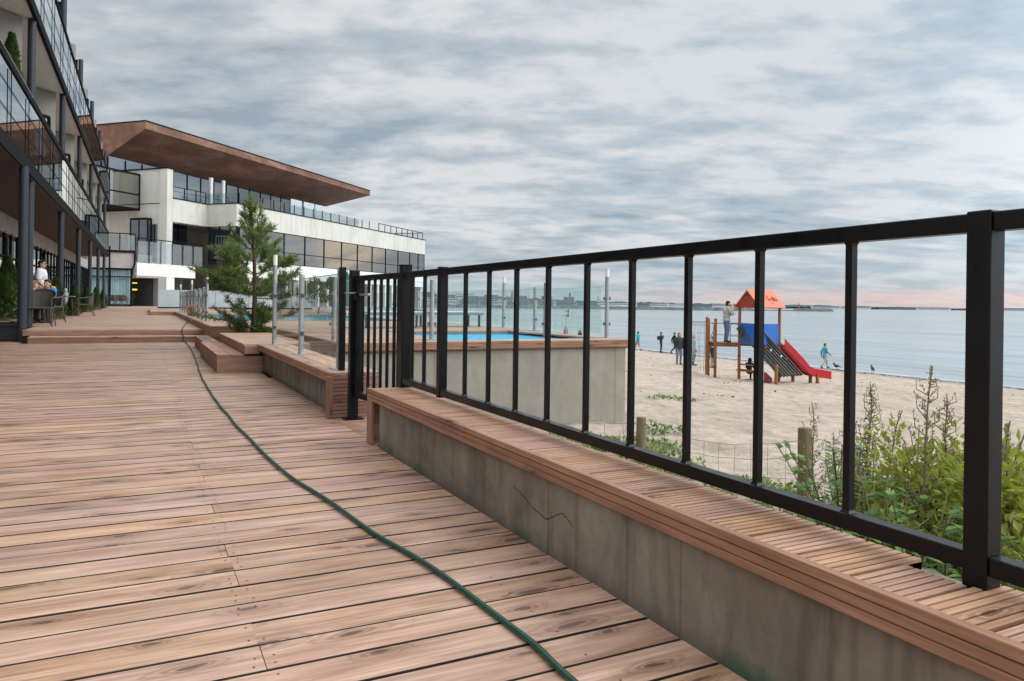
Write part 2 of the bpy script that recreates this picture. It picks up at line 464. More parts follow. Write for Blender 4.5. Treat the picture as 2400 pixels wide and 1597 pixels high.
M['rose'] = leafmat('rose_leaves', (.028,.055,.008), (.37,.41,.06), .4, 5.)
M['rose_dark'] = leafmat('dark_rose_leaves', (.018,.04,.009), (.27,.28,.05), .35, 5.)
M['weed'] = leafmat('mugwort_leaves', (.08,.09,.035), (.24,.25,.11), .35)
M['seed'] = leafmat('mugwort_seed_heads', (.16,.15,.075), (.38,.35,.20), .45)
M['grass'] = leafmat('grass_blades', (.07,.085,.025), (.34,.33,.13), .35, 2.)
M['ground_leaf'] = leafmat('creeping_leaves', (.05,.11,.02), (.20,.31,.06), .35)
M['fern'] = leafmat('fern_leaves', (.035,.085,.015), (.17,.29,.06), .35)

def sandmat():
    m, nt, out = newmat('beach_sand')
    geo = N(nt, 'NewGeometry').outputs['Position']
    sx = N(nt, 'SeparateXYZ'); nt.links.new(geo, sx.inputs[0])
    n1 = noise_(nt, geo, .5, 7, .65)
    n2 = noise_(nt, geo, 5.5, 6, .65)
    n3 = noise_(nt, geo, 60., 3, .6)
    n4 = noise_(nt, geo, 1.9, 5, .6, .6)
    fp = N(nt, 'TexVoronoi', {'Scale': 2.1, 'Vector': geo}, feature='SMOOTH_F1')
    fpm = mapr(nt, fp.outputs['Distance'], .12, .42, 1, 0, True)
    base = ramp_(nt, n1, [(.3, (.425,.34,.275)), (.7, (.58,.48,.395))])
    base = mix_(nt, mapr(nt, n4, .45, .68, 0, .55), base, (.30,.235,.18))
    base = mix_(nt, mapr(nt, n2, .47, .72, 0, .6), base, (.25,.19,.14))
    base = mix_(nt, mapr(nt, n3, .55, .8, 0, .35), base, (.17,.13,.095))
    base = mix_(nt, math_(nt, 'MULTIPLY', fpm, .22), base, (.22,.17,.13))
    wet = math_(nt, 'ADD', sx.outputs[0], math_(nt, 'MULTIPLY', noise_(nt, geo, .35, 4), 1.6))
    wetf = mapr(nt, wet, 36.6, 38.9, 0, 1, True)
    base = mix_(nt, math_(nt, 'MULTIPLY', wetf, .8), base, (.15,.125,.105))
    h = math_(nt, 'SUBTRACT', math_(nt, 'ADD', math_(nt, 'ADD', n2, math_(nt, 'MULTIPLY', n4, 1.2)), math_(nt, 'MULTIPLY', n3, .2)), math_(nt, 'MULTIPLY', fpm, .5))
    rough = mapr(nt, wetf, 0, 1, .95, .25)
    principled(nt, out, base, rough, 0, .3, bump_(nt, h, 1.0, .09))
    return m
M['sand'] = sandmat()
def seamat():
    m, nt, out = newmat('sea_water')
    geo = N(nt, 'NewGeometry').outputs['Position']
    sx = N(nt, 'SeparateXYZ'); nt.links.new(geo, sx.inputs[0])
    w1 = noise_(nt, scaled(nt, geo, (1.1,.35,1)), 1., 4, .55, .4)
    w2 = noise_(nt, scaled(nt, geo, (.12,.035,1)), 1., 4, .55, .4)
    h = math_(nt, 'ADD', math_(nt, 'MULTIPLY', w1, .10), math_(nt, 'MULTIPLY', w2, .45))
    big = noise_(nt, scaled(nt, geo, (.012,.003,1)), 1., 4, .55)
    base = ramp_(nt, big, [(.35, (.22,.265,.29)), (.65, (.30,.345,.365))])
    # wave lines and foam near the waterline
    xx = math_(nt, 'ADD', sx.outputs[0], math_(nt, 'MULTIPLY', noise_(nt, scaled(nt, geo, (.05,.12,1)), 1., 4), 7.))
    lines = math_(nt, 'SINE', math_(nt, 'MULTIPLY', xx, 1.25))
    near = mapr(nt, sx.outputs[0], 40., 75., 1, 0)
    brk = mapr(nt, noise_(nt, scaled(nt, geo, (.09,.07,1), (3,8,1)), 1., 4), .44, .6, 0, 1)
    lm = math_(nt, 'MULTIPLY', math_(nt, 'MULTIPLY', mapr(nt, lines, .8, .99, 0, 1), near), brk)
    base = mix_(nt, math_(nt, 'MULTIPLY', lm, .85), base, (.05,.06,.065))
    fx = math_(nt, 'ADD', sx.outputs[0], math_(nt, 'MULTIPLY', noise_(nt, scaled(nt, geo, (.3,.35,1)), 1., 5, .6), 2.4))
    st = noise_(nt, scaled(nt, geo, (.30,.022,1), (5,2,0)), 1., 5, .6, .3)
    base = mix_(nt, mapr(nt, st, .45, .62, 0, .55), base, (.11,.14,.16))
    foam = math_(nt, 'MULTIPLY', math_(nt, 'MULTIPLY', mapr(nt, fx, 40.6, 40.9, 0, 1), mapr(nt, fx, 41.0, 41.6, 1, 0)), .55)
    base = mix_(nt, foam, base, (.6,.62,.62))
    principled(nt, out, base, math_(nt, 'ADD', mapr(nt, foam, 0, 1, .06, .6), mapr(nt, st, .35, .65, 0, .22)), 0, .5, bump_(nt, h, .55, .6))
    return m
M['sea'] = seamat()
def poolwater(name, tint, alpha=.6):
    m, nt, out = newmat(name)
    geo = N(nt, 'NewGeometry').outputs['Position']
    h = noise_(nt, geo, 3.2, 3, .5, .3)
    b = bump_(nt, h, .12, .05)
    tr = N(nt, 'BsdfTransparent', {'Color': rgb(tint)})
    gl = N(nt, 'BsdfGlossy', {'Roughness': .03, 'Normal': b})
    df = N(nt, 'BsdfDiffuse', {'Color': rgb([x*.75 for x in tint])})
    m1 = N(nt, 'MixShader', {0: alpha}); nt.links.new(tr.outputs[0], m1.inputs[1]); nt.links.new(df.outputs[0], m1.inputs[2])
    f = math_(nt, 'MULTIPLY', schlick(nt, .02), .35)
    m2 = N(nt, 'MixShader', {0: f}); nt.links.new(m1.outputs[0], m2.inputs[1]); nt.links.new(gl.outputs[0], m2.inputs[2])
    nt.links.new(m2.outputs[0], out.inputs[0])
    return m
M['pool_water'] = poolwater('bright_pool_water', (.14,.66,.95), .85)
M['pool_water2'] = poolwater('teal_pool_water', (.06,.42,.55))
def emis(name, c, s):
    m, nt, out = newmat(name)
    e = N(nt, 'Emission', {'Color': rgb(c), 'Strength': s}); nt.links.new(e.outputs[0], out.inputs[0]); return m
M['lamp_lit'] = emis('lit_yellow_ceiling_lamp', (1., .75, .12), 1.3)
M['rock'] = plain('breakwater_rock', (.10,.105,.10), .9, 0, .5, .3, .12)
M['far_wood'] = plain('distant_trees', (.06,.085,.09), .95, 0, .35, .1, .02)  # aerial haze over the bay is mixed into this base colour
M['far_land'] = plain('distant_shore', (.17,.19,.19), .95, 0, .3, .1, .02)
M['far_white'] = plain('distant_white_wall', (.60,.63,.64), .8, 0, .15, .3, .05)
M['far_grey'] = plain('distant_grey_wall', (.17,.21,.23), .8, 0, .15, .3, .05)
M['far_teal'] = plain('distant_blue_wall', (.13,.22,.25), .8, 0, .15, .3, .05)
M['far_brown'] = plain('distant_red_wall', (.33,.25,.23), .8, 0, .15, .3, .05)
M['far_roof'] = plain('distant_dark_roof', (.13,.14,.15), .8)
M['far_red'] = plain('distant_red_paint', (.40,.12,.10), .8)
# ------------------------------------------------------------------ camera, sun, world
cam = bpy.data.cameras.new('camera'); co_ = bpy.data.objects.new('camera', cam); COL.objects.link(co_)
cam.sensor_width = 36.; cam.lens = 36.*1720/2400; cam.shift_y = -86.5/2400
cam.clip_start = .05; cam.clip_end = 20000
fw = Vector((sin(YAW), cos(YAW), 0)); rt = Vector((cos(YAW), -sin(YAW), 0)); upv = Vector((0,0,1))
R = Matrix((rt, upv, -fw)).transposed()
co_.matrix_world = Matrix.Translation((0,0,CAM_Z)) @ R.to_4x4() @ Matrix.Rotation(radians(.75), 4, 'Z')
SC.camera = co_
SC.view_settings.view_transform = 'Standard'; SC.view_settings.look = 'None'
SC.view_settings.exposure = 0; SC.view_settings.gamma = 1
SC.cycles.max_bounces = 10; SC.cycles.transparent_max_bounces = 24
SC.cycles.glossy_bounces = 5; SC.cycles.diffuse_bounces = 3
SC.cycles.caustics_reflective = False; SC.cycles.caustics_refractive = False
try:
    SC.cycles.use_denoising = True
except Exception: pass

SUN_AZ = radians(118.); SUN_EL = radians(36.)      # azimuth clockwise from +Y
sun = bpy.data.lights.new('sun', 'SUN'); so = bpy.data.objects.new('sun', sun); COL.objects.link(so)
sun.energy = 1.4; sun.angle = radians(40); sun.color = (1., .95, .88)
sd_ = Vector((sin(SUN_AZ)*cos(SUN_EL), cos(SUN_AZ)*cos(SUN_EL), sin(SUN_EL)))
so.rotation_euler = sd_.to_track_quat('Z', 'Y').to_euler(); so.location = (20, -5, 30)

w = bpy.data.worlds.new('World'); SC.world = w; w.use_nodes = True
nt = w.node_tree; nt.nodes.clear()
wout = nt.nodes.new('ShaderNodeOutputWorld'); bg = nt.nodes.new('ShaderNodeBackground')
sky = nt.nodes.new('ShaderNodeTexSky'); sky.sky_type = 'NISHITA'; sky.sun_disc = False
sky.sun_elevation = SUN_EL; sky.sun_rotation = SUN_AZ
sky.air_density = 1.2; sky.dust_density = 2.
dirv = N(nt, 'TexCoord').outputs['Generated']
sx = N(nt, 'SeparateXYZ'); nt.links.new(dirv, sx.inputs[0])
dx, dy, dz = sx.outputs
zc = math_(nt, 'MAXIMUM', dz, 0.0)
zs = math_(nt, 'ADD', zc, .16)
# right/forward components so the cloud rows can run a little across the bay
def lin(a, b): return math_(nt, 'ADD', math_(nt, 'MULTIPLY', dx, a), math_(nt, 'MULTIPLY', dy, b))
pr_ = math_(nt, 'DIVIDE', lin(cos(YAW), -sin(YAW)), zs)
pf_ = math_(nt, 'DIVIDE', lin(sin(YAW), cos(YAW)), zs)
P = N(nt, 'CombineXYZ', {'X': pr_, 'Y': pf_, 'Z': 0.}).outputs[0]
nA = noise_(nt, scaled(nt, P, (.75,1.0,1), (2.3,5.1,0)), 1., 3, .5, .2)
nB = noise_(nt, scaled(nt, P, (2.3,3.8,1), (7.7,1.3,0)), 1., 6, .52, .12)
nC = noise_(nt, scaled(nt, P, (6.2,9.2,1), (1.2,8.1,0)), 1., 6, .58, .12)
cl = math_(nt, 'ADD', math_(nt, 'ADD', math_(nt, 'MULTIPLY', nA, .40), math_(nt, 'MULTIPLY', nB, .40)), math_(nt, 'MULTIPLY', nC, .20))
left = mapr(nt, lin(cos(YAW), -sin(YAW)), -.5, .45, 1, 0)
dark = mix_(nt, left, (3.2,4.25,5.2), (3.35,4.0,4.6))
mid = mix_(nt, left, (4.9,5.75,6.5), (5.1,5.55,5.95))
lite = mix_(nt, left, (7.2,7.6,7.95), (7.9,7.95,8.0))
f1 = mapr(nt, cl, .375, .475, 0, 1, True); f2 = mapr(nt, cl, .455, .57, 0, 1, True)
cloud = mix_(nt, f2, mix_(nt, f1, dark, mid), lite)
# paler, bluer veil toward the horizon with a pink strip low on the right
hz = mapr(nt, dz, 0.0, .11, 1, 0, True)
veil = mix_(nt, mapr(nt, nB, .4, .6, 0, 1), (4.1,5.0,5.75), (5.5,6.1,6.55))
cloud = mix_(nt, math_(nt, 'MULTIPLY', hz, .62), cloud, veil)
az_f = mapr(nt, lin(sin(radians(62)), cos(radians(62))), .86, .995, 0, 1, True)
pk = math_(nt, 'MULTIPLY', math_(nt, 'MULTIPLY', mapr(nt, dz, .0, .012, .65, 1), mapr(nt, dz, .008, .034, 1, 0, True)), math_(nt, 'ADD', math_(nt, 'MULTIPLY', az_f, .8), .06))
pk = math_(nt, 'MULTIPLY', pk, mapr(nt, nC, .35, .6, .45, 1))
cloud = mix_(nt, pk, cloud, (8.4,5.9,5.3))
# unseen sky behind and right of the camera, brightened to light the walls
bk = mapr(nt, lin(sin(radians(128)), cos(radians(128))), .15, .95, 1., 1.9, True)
# sunset glow outside the frame to the right, which the hotel windows mirror
gd = N(nt, 'VectorMath', operation='DOT_PRODUCT'); nt.links.new(dirv, gd.inputs[0])
ga = radians(77.2); ge = radians(3.4)
gd.inputs[1].default_value = (sin(ga)*cos(ge), cos(ga)*cos(ge), sin(ge))
gn = mapr(nt, noise_(nt, scaled(nt, P, (.7,3.2,1), (9,2,0)), 1., 5, .6, .3), .42, .60, 0, 1)
brown = mapr(nt, gd.outputs['Value'], .972, .992, 0, .75, True)
brownc = mix_(nt, gn, (2.3,2.25,2.2), (4.8,4.5,4.1))
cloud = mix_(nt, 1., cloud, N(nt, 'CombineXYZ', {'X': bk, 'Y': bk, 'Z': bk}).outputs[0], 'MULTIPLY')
cloud = mix_(nt, brown, cloud, brownc)
gl_ = mapr(nt, gd.outputs['Value'], .9985, .9998, 0, 1, True)
cloud = mix_(nt, math_(nt, 'MULTIPLY', gl_, mapr(nt, gn, .1, .7, .3, 1)), cloud, (10.5,8.6,6.2))
# overcast luminance rises toward the zenith
zen = mapr(nt, dz, .37, .80, 1.0, 3.0, True)
cloud = mix_(nt, 1., cloud, N(nt, 'CombineXYZ', {'X': zen, 'Y': zen, 'Z': zen}).outputs[0], 'MULTIPLY')
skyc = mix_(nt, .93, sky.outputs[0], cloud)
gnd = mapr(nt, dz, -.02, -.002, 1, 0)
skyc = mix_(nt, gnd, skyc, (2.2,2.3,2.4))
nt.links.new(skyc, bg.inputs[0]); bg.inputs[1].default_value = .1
nt.links.new(bg.outputs[0], wout.inputs[0])

# ------------------------------------------------------------------ ground sheet, sea
def lerp_tab(t, x):
    if x <= t[0][0]: return t[0][1]
    for (a, b), (c, d) in zip(t, t[1:]):
        if x <= c: return b + (d-b)*(x-a)/(c-a)
    return t[-1][1]
TT = [(2,-.86),(6.5,-.84),(9,-1.0),(13,-1.34),(21.7,-2.1),(30,-2.52),(39.5,-2.99),(44,-3.3),(60,-4.2)]
def terr(x, y):
    z = lerp_tab(TT, x)
    kx = max(0., min(1., (3.9-x)/.9)); ky = max(0., min(1., (3.6-y)/1.2)); z += .52*kx*kx*(3-2*kx)*ky*ky*(3-2*ky)
    if 2 < x < 39:
        k = min(1, (x-2)/3., (39.5-x)/6.)
        z += k*(.10*mnoise.noise(Vector((x*.35, y*.35, 3.1))) + .05*mnoise.noise(Vector((x*1.3, y*1.3, 7.7))) + .055*mnoise.noise(Vector((x*2.6, y*2.6, 1.7))) + .022*mnoise.noise(Vector((x*6.1, y*6.1, 5.7))))
    return z
xs = [-3000,-400,-60,0,1.6]; x = 2.0
while x < 60: xs.append(x); x += (.16 if x < 9 else .3 if x < 28 else .7)
ys = [-3000,-500,-80,-30,-12]; y = -6.
while y < 130: ys.append(y); y += (.16 if y < 10 else .3 if y < 34 else 1.2)
ys += [200,400,1200,3000]
mb = MB()
nx = len(xs)
verts = [(a, b, terr(a, b)) for b in ys for a in xs]
faces = [(j*nx+i, j*nx+i+1, (j+1)*nx+i+1, (j+1)*nx+i) for j in range(len(ys)-1) for i in range(nx-1)]
mb.raw(verts, faces, 0, True)
struct(mb.build('sand_beach', M['sand']), 'pale sandy beach sloping from the fence down to the sea')
mb = MB()
sxs = [37.5,60,120,400,1500,9000]; sys_ = [-6000,-500,0,40,120,500,2000,9000]
mb.raw([(a,b,-3.0) for b in sys_ for a in sxs], [(j*6+i, j*6+i+1, (j+1)*6+i+1, (j+1)*6+i) for j in range(7) for i in range(5)], 0, True)
struct(mb.build('sea', M['sea']), 'calm grey blue bay water with small waves at the shore')

# ------------------------------------------------------------------ decks
def boards_x(mb, x0, x1, y0, y1, z, pitch=.15, gap=.006, th=.028, joints=(), near=999., chamfer=.0022, mi=0, nails=None, sidemi=0):
    y = y0; k = 0
    while y + pitch*.5 < y1:
        w = min(pitch-gap, y1-y)
        cuts = [x0] + [j + random.uniform(-.004,.004) for j, pat in joints if x0 < j < x1 and pat(k)] + [x1]
        for a, b in zip(cuts, cuts[1:]):
            r = random.random(); c = chamfer
            a2 = a + (.0012 if a != x0 else 0); b2 = b - (.0012 if b != x1 else 0)
            dz_ = random.uniform(-.0012, .0012)
            zt = z + dz_
            if y < near:
                prof = [(y, zt-th), (y+w, zt-th), (y+w, zt-c), (y+w-c*.9, zt), (y+c*.9, zt), (y, zt-c)]
                n = 6
                vs = [(a2, p[0], p[1]) for p in prof] + [(b2, p[0], p[1]) for p in prof]
                fs = [(i, i+n, (i+1) % n + n, (i+1) % n) for i in range(n)] + [tuple(range(n)), tuple(range(2*n-1, n-1, -1))]
                fs = [tuple(reversed(f)) for f in fs]
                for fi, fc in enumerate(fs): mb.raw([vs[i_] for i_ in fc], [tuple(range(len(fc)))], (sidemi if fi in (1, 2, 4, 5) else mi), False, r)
            else:
                mb.box(a2, b2, y, y+w, zt-th, zt, mi, r)
        if nails and y < 9:
            for nx_ in nails:
                for t in (.2, .5, .8) if abs(nx_-.3) < .1 else (.22, .78):
                    if random.random() < (.25 if abs(nx_-.28) < .1 else .6): continue
                    cx = nx_ + random.uniform(-.006,.006); cy = y + w*t + random.uniform(-.004,.004); rr = .0034
                    mb.face([(cx+rr*cos(a_), cy+rr*sin(a_), z+.0022) for a_ in [i*pi/3 for i in range(6)]], 1)
        y += pitch; k += 1

mb = MB()
pat_a = lambda k: (k*7 % 5) in (0, 2, 3)
pat_b = lambda k: (k*3 % 4) in (0, 1) and k > 60
pat_c = lambda k: k % 2 == 1
boards_x(mb, -5.2, 1.345, -2.6, 5.0, 0., joints=[(.285, pat_a), (-3.3, pat_c)], nails=(.262, .308, -1.2, 1.05), gap=.008, sidemi=2)
boards_x(mb, -5.2, 1.345, 5.0, 17.3, 0., joints=[(.285, pat_a), (-.86, pat_b), (-3.3, pat_c)], nails=(.262, .308, -.86), gap=.009, sidemi=2)
boards_x(mb, -5.2, -2.215, 17.3, 20.2, 0.)
boards_x(mb, 1.35, 2.25, 4.60, 9.1, -.001, pitch=.0245, gap=.006, th=.02, chamfer=0, near=0)
boards_x(mb, 1.39, 2.25, 9.1, 13.0, -.001, near=0)
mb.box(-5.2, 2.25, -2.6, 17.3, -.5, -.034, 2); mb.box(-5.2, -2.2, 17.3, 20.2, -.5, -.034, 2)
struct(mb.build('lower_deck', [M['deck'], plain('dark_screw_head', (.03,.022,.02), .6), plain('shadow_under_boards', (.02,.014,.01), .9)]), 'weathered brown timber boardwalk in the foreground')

mb = MB()
boards_x(mb, -2.2, 1.195, 17.80, 20.15, .25, near=0, joints=[(.285, pat_a)])
boards_x(mb, -4.3, 1.195, 20.2, 33.5, .25, near=0, joints=[(.285, pat_a), (-.86, pat_c), (-2.1, pat_a)])
boards_x(mb, -4.3, .235, 33.5, 80., .25, near=0, joints=[(-.86, pat_c), (-2.1, pat_a)])
boards_x(mb, .235, 3.0, 46.5, 80., .25, near=0)
mb.box(-2.19, 1.195, 17.85, 20.21, -.5, .216, 1); mb.box(-4.3, 1.195, 20.215, 33.5, -.5, .216, 1); mb.box(-4.3, .235, 33.5, 80, -.5, .216, 1); mb.box(.235, 3, 46.5, 80, -.5, .216, 1)
struct(mb.build('upper_deck', [M['deck_far'], M['interior']]), 'upper timber terrace deck beside the hotel')

# two steps up to the upper deck
t = thing('deck_steps', 'pair of long low timber steps rising to the upper terrace deck', 'steps', (-.4,17.3,0))
mb = MB(); mb.box(-2.05, 1.19, 17.30, 17.325, 0, .105); mb.build('riser', M['fascia_x'], t, bevel=.004, label='lower riser board')
mb = MB(); boards_x(mb, -2.05, 1.19, 17.292, 17.80, .128, pitch=.17, near=99, th=.024); mb.build('tread', M['deck_far'], t)
mb = MB(); mb.box(-2.2, 1.19, 17.795, 17.82, .129, .2215); mb.build('riser', M['fascia_x'], t, bevel=.004, label='upper riser board')

CRACK = [(2.62,.186),(2.579,.178),(2.52,.163),(2.464,.141),(2.41,.137),(2.357,.126),(2.30,.152),(2.244,.18),(2.197,.164),(2.17,.15)]
# ------------------------------------------------------------------ bench on concrete upstand
t = thing('bench', 'long slatted timber bench on a low concrete wall in the foreground', 'bench', (1.4,1.5,0))
mb = MB(); mb.box(1.336, 1.60, -2.4, 4.50, -.9, .327)
for pth in (CRACK,):
    for (ya, za), (yb, zb) in zip(pth, pth[1:]):
        for q in range(3):
            a = q/3.; b = (q+1)/3.
            y1_ = ya+(yb-ya)*a; z1_ = za+(zb-za)*a; y2_ = ya+(yb-ya)*b; z2_ = za+(zb-za)*b
            hgt = .0011 + random.random()*.0012; j = random.uniform(-.003,.003)
            mb.face([(1.3348,y1_,z1_+j-hgt),(1.3348,y2_,z2_-j-hgt),(1.3348,y2_,z2_-j+hgt),(1.3348,y1_,z1_+j+hgt)], 1)
mb.build('concrete_base', [M['concrete'], plain('concrete_crack', (.03,.028,.025), .95)], t)
mb = MB()
y = -2.4; k = 0
while y < 4.70:
    r = random.random(); dz_ = random.uniform(-.0015,.0015)
    if .80 < y < .93: xe = 1.515
    else: xe = 1.585 + random.uniform(-.004,.004)
    nrid = 6; wr = .139/nrid
    for i in range(nrid):
        ya = y + i*wr
        if ya + wr > 4.72: break
        mb.box(1.338, xe, ya, ya+wr-.0056, .328+dz_, .355+dz_, 0, r + (random.random()-.5)*.02 if i == 99 else r)
    mb.box(1.338, xe, y, min(y+.139, 4.72), .318+dz_, .3475+dz_, 0, r)
    y += .1445; k += 1
mb.build('seat_boards', M['bench'], t)
mb = MB()
# front trim board, grooved face
r = .37
for z0, z1, x0 in ((.331,.3565,1.312),(.3055,.3285,1.3145),(.281,.303,1.3145)):
    for a, b in ((-2.4,-.1),(-.098,3.1),(3.102,4.72)):
        mb.box(x0, 1.338, a, b, z0, z1, 0, r + a*.07)
mb.box(1.319, 1.3375, -2.4, 4.719, .282, .354)
mb.build('front_fascia', M['fascia'], t, bevel=.0025)
mb = MB(); mb.box(1.3135, 1.3355, 4.615, 4.719, 0.0015, .2795); mb.build('leg', M['fascia_z'], t, bevel=.004)
mb = MB(); mb.box(1.336, 1.585, 4.69, 4.715, 0.0, .318); mb.build('end_board', M['fascia_x'], t, bevel=.003)

# ------------------------------------------------------------------ black railing panels
FX = 1.546
def flared(mb, x, y, z0, z1, h=.0095):
    lv = [(z0,h+.0045),(z0+.005,h+.0012),(z0+.008,h),(z1-.006,h),(z1,h+.003)]
    vs = []
    for z, k in lv: vs += [(x-k,y-k,z),(x+k,y-k,z),(x+k,y+k,z),(x-k,y+k,z)]
    fs = [(3,2,1,0),(16,17,18,19)]
    for i in range(4):
        for j in range(4): fs.append((i*4+j, i*4+(j+1)%4, i*4+4+(j+1)%4, i*4+4+j))
    mb.raw(vs, fs, 0, False, .5)
def railing(name, label, y0, y1, ybal, post_y, wide=None, grp='black railing panels along the bench'):
    t = thing(name, label, 'railing', (FX, (y0+y1)/2, .36), 0, grp)
    mb = MB(); mb.box(FX-.02, FX+.02, y0, y1, 1.08, 1.119); mb.build('top_rail', M['black'], t, bevel=.003)
    mb = MB(); mb.box(FX-.02, FX+.02, y0, y1, .382, .421); mb.build('bottom_rail', M['black'], t, bevel=.003)
    for yb in ybal:
        mb = MB(); flared(mb, FX, yb, .4212, 1.0798); mb.build('baluster', M['black'], t)
    for yp, hw, z0, z1 in post_y:
        mb = MB(); mb.box(FX-.025, FX+.025, yp-hw, yp+hw, z0, z1); mb.build('post', M['black'], t, bevel=.003)
    return t
railing('black_railing', 'black steel railing panel running from gate post to thick corner post', .938, 3.955,
        [1.233,1.531,1.833,2.133,2.429,2.736,3.035,3.337,3.637], [(.913,.025,.32,1.123)])
railing('black_railing', 'short black railing panel of two balusters beside the gate post', 4.003, 4.645,
        [4.279,4.505], [(3.978,.0245,.372,1.128)])
railing('black_railing', 'black railing panel cut off by right edge of the photo', -1.2, .888,
        [.59,.29,-.01,-.31,-.61,-.91], [(-1.225,.025,.32,1.123)])

# gate
t = thing('gate_post', 'tall black gate post standing behind the bench end', 'gate post', (1.555,4.68,0), 0, 'black gate posts')
mb = MB(); mb.box(1.52, 1.59, 4.647, 4.717, 0., 1.165); mb.build('post_tube', M['black'], t, bevel=.004)
mb = MB(); mb.box(1.517, 1.593, 4.644, 4.720, 1.1652, 1.169); mb.build('post_cap', M['black'], t)
t = thing('gate_post', 'black gate post standing on the deck beside planter wall end', 'gate post', (1.475,5.70,0), 0, 'black gate posts')
mb = MB(); mb.box(1.44, 1.51, 5.665, 5.735, 0, 1.165); mb.build('post_tube', M['black'], t, bevel=.004)
mb = MB(); mb.box(1.40, 1.55, 5.63, 5.77, 0.0005, .008); mb.build('foot_plate', M['black'], t)
t = thing('gate_post', 'black post fixed against the planter wall behind the gate', 'gate post', (1.43,6.02,0), 0, 'black gate posts')
mb = MB(); mb.box(1.425, 1.475, 5.96, 6.01, .357, 1.20); mb.build('post_tube', M['black'], t, bevel=.003)
t = thing('gate', 'narrow black barred gate closing gap between bench and planter wall', 'gate', (1.52,5.2,.1))
def gx(y): return 1.548 - (y-4.73)*(.062/.93)
GY0, GY1 = 4.735, 5.645
mb = MB(); mb.bar((gx(GY0),GY0,1.10),(gx(GY1),GY1,1.10),.04,.04); mb.build('top_rail', M['black'], t, bevel=.003)
mb = MB(); mb.bar((gx(GY0),GY0,.20),(gx(GY1),GY1,.20),.04,.04); mb.build('bottom_rail', M['black'], t, bevel=.003)
for yy in (GY0+.021, GY1-.021):
    mb = MB(); mb.box(gx(yy)-.02, gx(yy)+.02, yy-.02, yy+.02, .2202, 1.0798); mb.build('stile', M['black'], t, bevel=.003)
for i in range(1, 7):
    yy = GY0 + (GY1-GY0)*i/7.
    mb = MB(); flared(mb, gx(yy), yy, .2202, 1.0798); mb.build('baluster', M['black'], t)
mb = MB(); mb.tube([(1.462,5.60,.985),(1.43,5.66,.985),(1.42,5.76,.985)], .007, 8); mb.tube([(1.50,5.40,.972),(1.485,5.56,.972)], .008, 8); mb.ell((1.503,5.385,.972),(.014,.014,.014))
lt = mb.build('latch', M['steel'], t)
mb = MB(); mb.box(1.452,1.508,5.585,5.665,.93,.99); mb.build('lock_case', M['black'], t, bevel=.003)

# ------------------------------------------------------------------ planter wall with timber cap
t = thing('planter_wall', 'low concrete wall with wide timber cap under the glass fence', 'wall', (1.45,7.8,0))
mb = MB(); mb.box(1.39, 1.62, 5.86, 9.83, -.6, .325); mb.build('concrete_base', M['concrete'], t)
mb = MB(); x0 = 1.335
for i, (a, b) in enumerate(((1.337,1.452),(1.457,1.59),(1.595,1.72))):
    mb.box(a, b, 5.80, 9.88, .3285, .355)
mb.build('cap_boards', wood('cap_boards', (.30,.16,.10), (.5,.32,.22), 'Y', .35, .55, 13., .12, .25), t, bevel=.003)
mb = MB()
for z0, z1 in ((.3305,.354),(.306,.328),(.281,.3035)):
    mb.box(1.312, 1.3365, 5.80, 9.88, z0, z1)
mb.build('front_fascia', M['fascia'], t, bevel=.0025)
mb = MB()
for i in range(11):
    mb.box(1.338, 1.70, 5.772, 5.797, .004+i*.0296, .004+i*.0296+.025)
mb.build('end_cladding', M['fascia_x'], t, bevel=.002)
mb = MB(); mb.box(1.285, 1.337, 5.762, 5.81, 0.002, .329); mb.build('corner_post', M['fascia_z'], t, bevel=.003)

# step boxes
t = thing('step_box', 'low two board timber step in front of the raised platform', 'step', (1.1,11.3,0))
mb = MB(); mb.box(.829,.853,9.90,12.9,.0,.113); mb.box(.829,.853,9.90,12.9,.116,.206); mb.build('side_board', M['fascia'], t, bevel=.003)
mb = MB(); mb.box(.829,1.385,9.875,9.899,0,.113); mb.box(.829,1.385,9.875,9.899,.116,.206); mb.build('front_board', M['fascia_x'], t, bevel=.003)
mb = MB(); mb.box(.826,.985,9.872,12.9,.208,.232); mb.box(.991,1.15,9.872,12.9,.208,.232); mb.build('tread_boards', M['fascia'], t, bevel=.003)
t = thing('timber_platform', 'raised timber platform in front of the young pine', 'platform', (1.7,11.4,0))
mb = MB(); mb.box(1.153,1.177,9.90,13.35,.2325,.33); mb.build('side_board', M['fascia'], t, bevel=.003)
mb = MB(); mb.box(1.153,1.34,9.86,9.899,.2325,.33); mb.box(1.388,1.76,9.885,9.899,.0,.33); mb.build('front_board', M['fascia_x'], t, bevel=.003)
mb = MB()
boards_x(mb, 1.15, 1.98, 9.90, 13.38, .356, pitch=.125, near=99, th=.025)
mb.build('top_boards', M['deck_far'], t)
mb = MB(); mb.box(1.75,1.98,9.9,13.35,0,.33); mb.build('inner_face', M['fascia'], t)
t = thing('timber_planter_edge', 'low flat timber kerb between deck steps and raised platform', 'kerb', (1.15,15,0))
mb = MB(); mb.box(.90,1.135,13.0,15.6,0,.19); mb.build('side_board', M['fascia'], t, bevel=.003)
mb = MB(); mb.box(.895,1.02,12.99,15.6,.191,.214); mb.box(1.026,1.14,12.99,15.6,.191,.214); mb.build('top_boards', M['fascia'], t, bevel=.003)

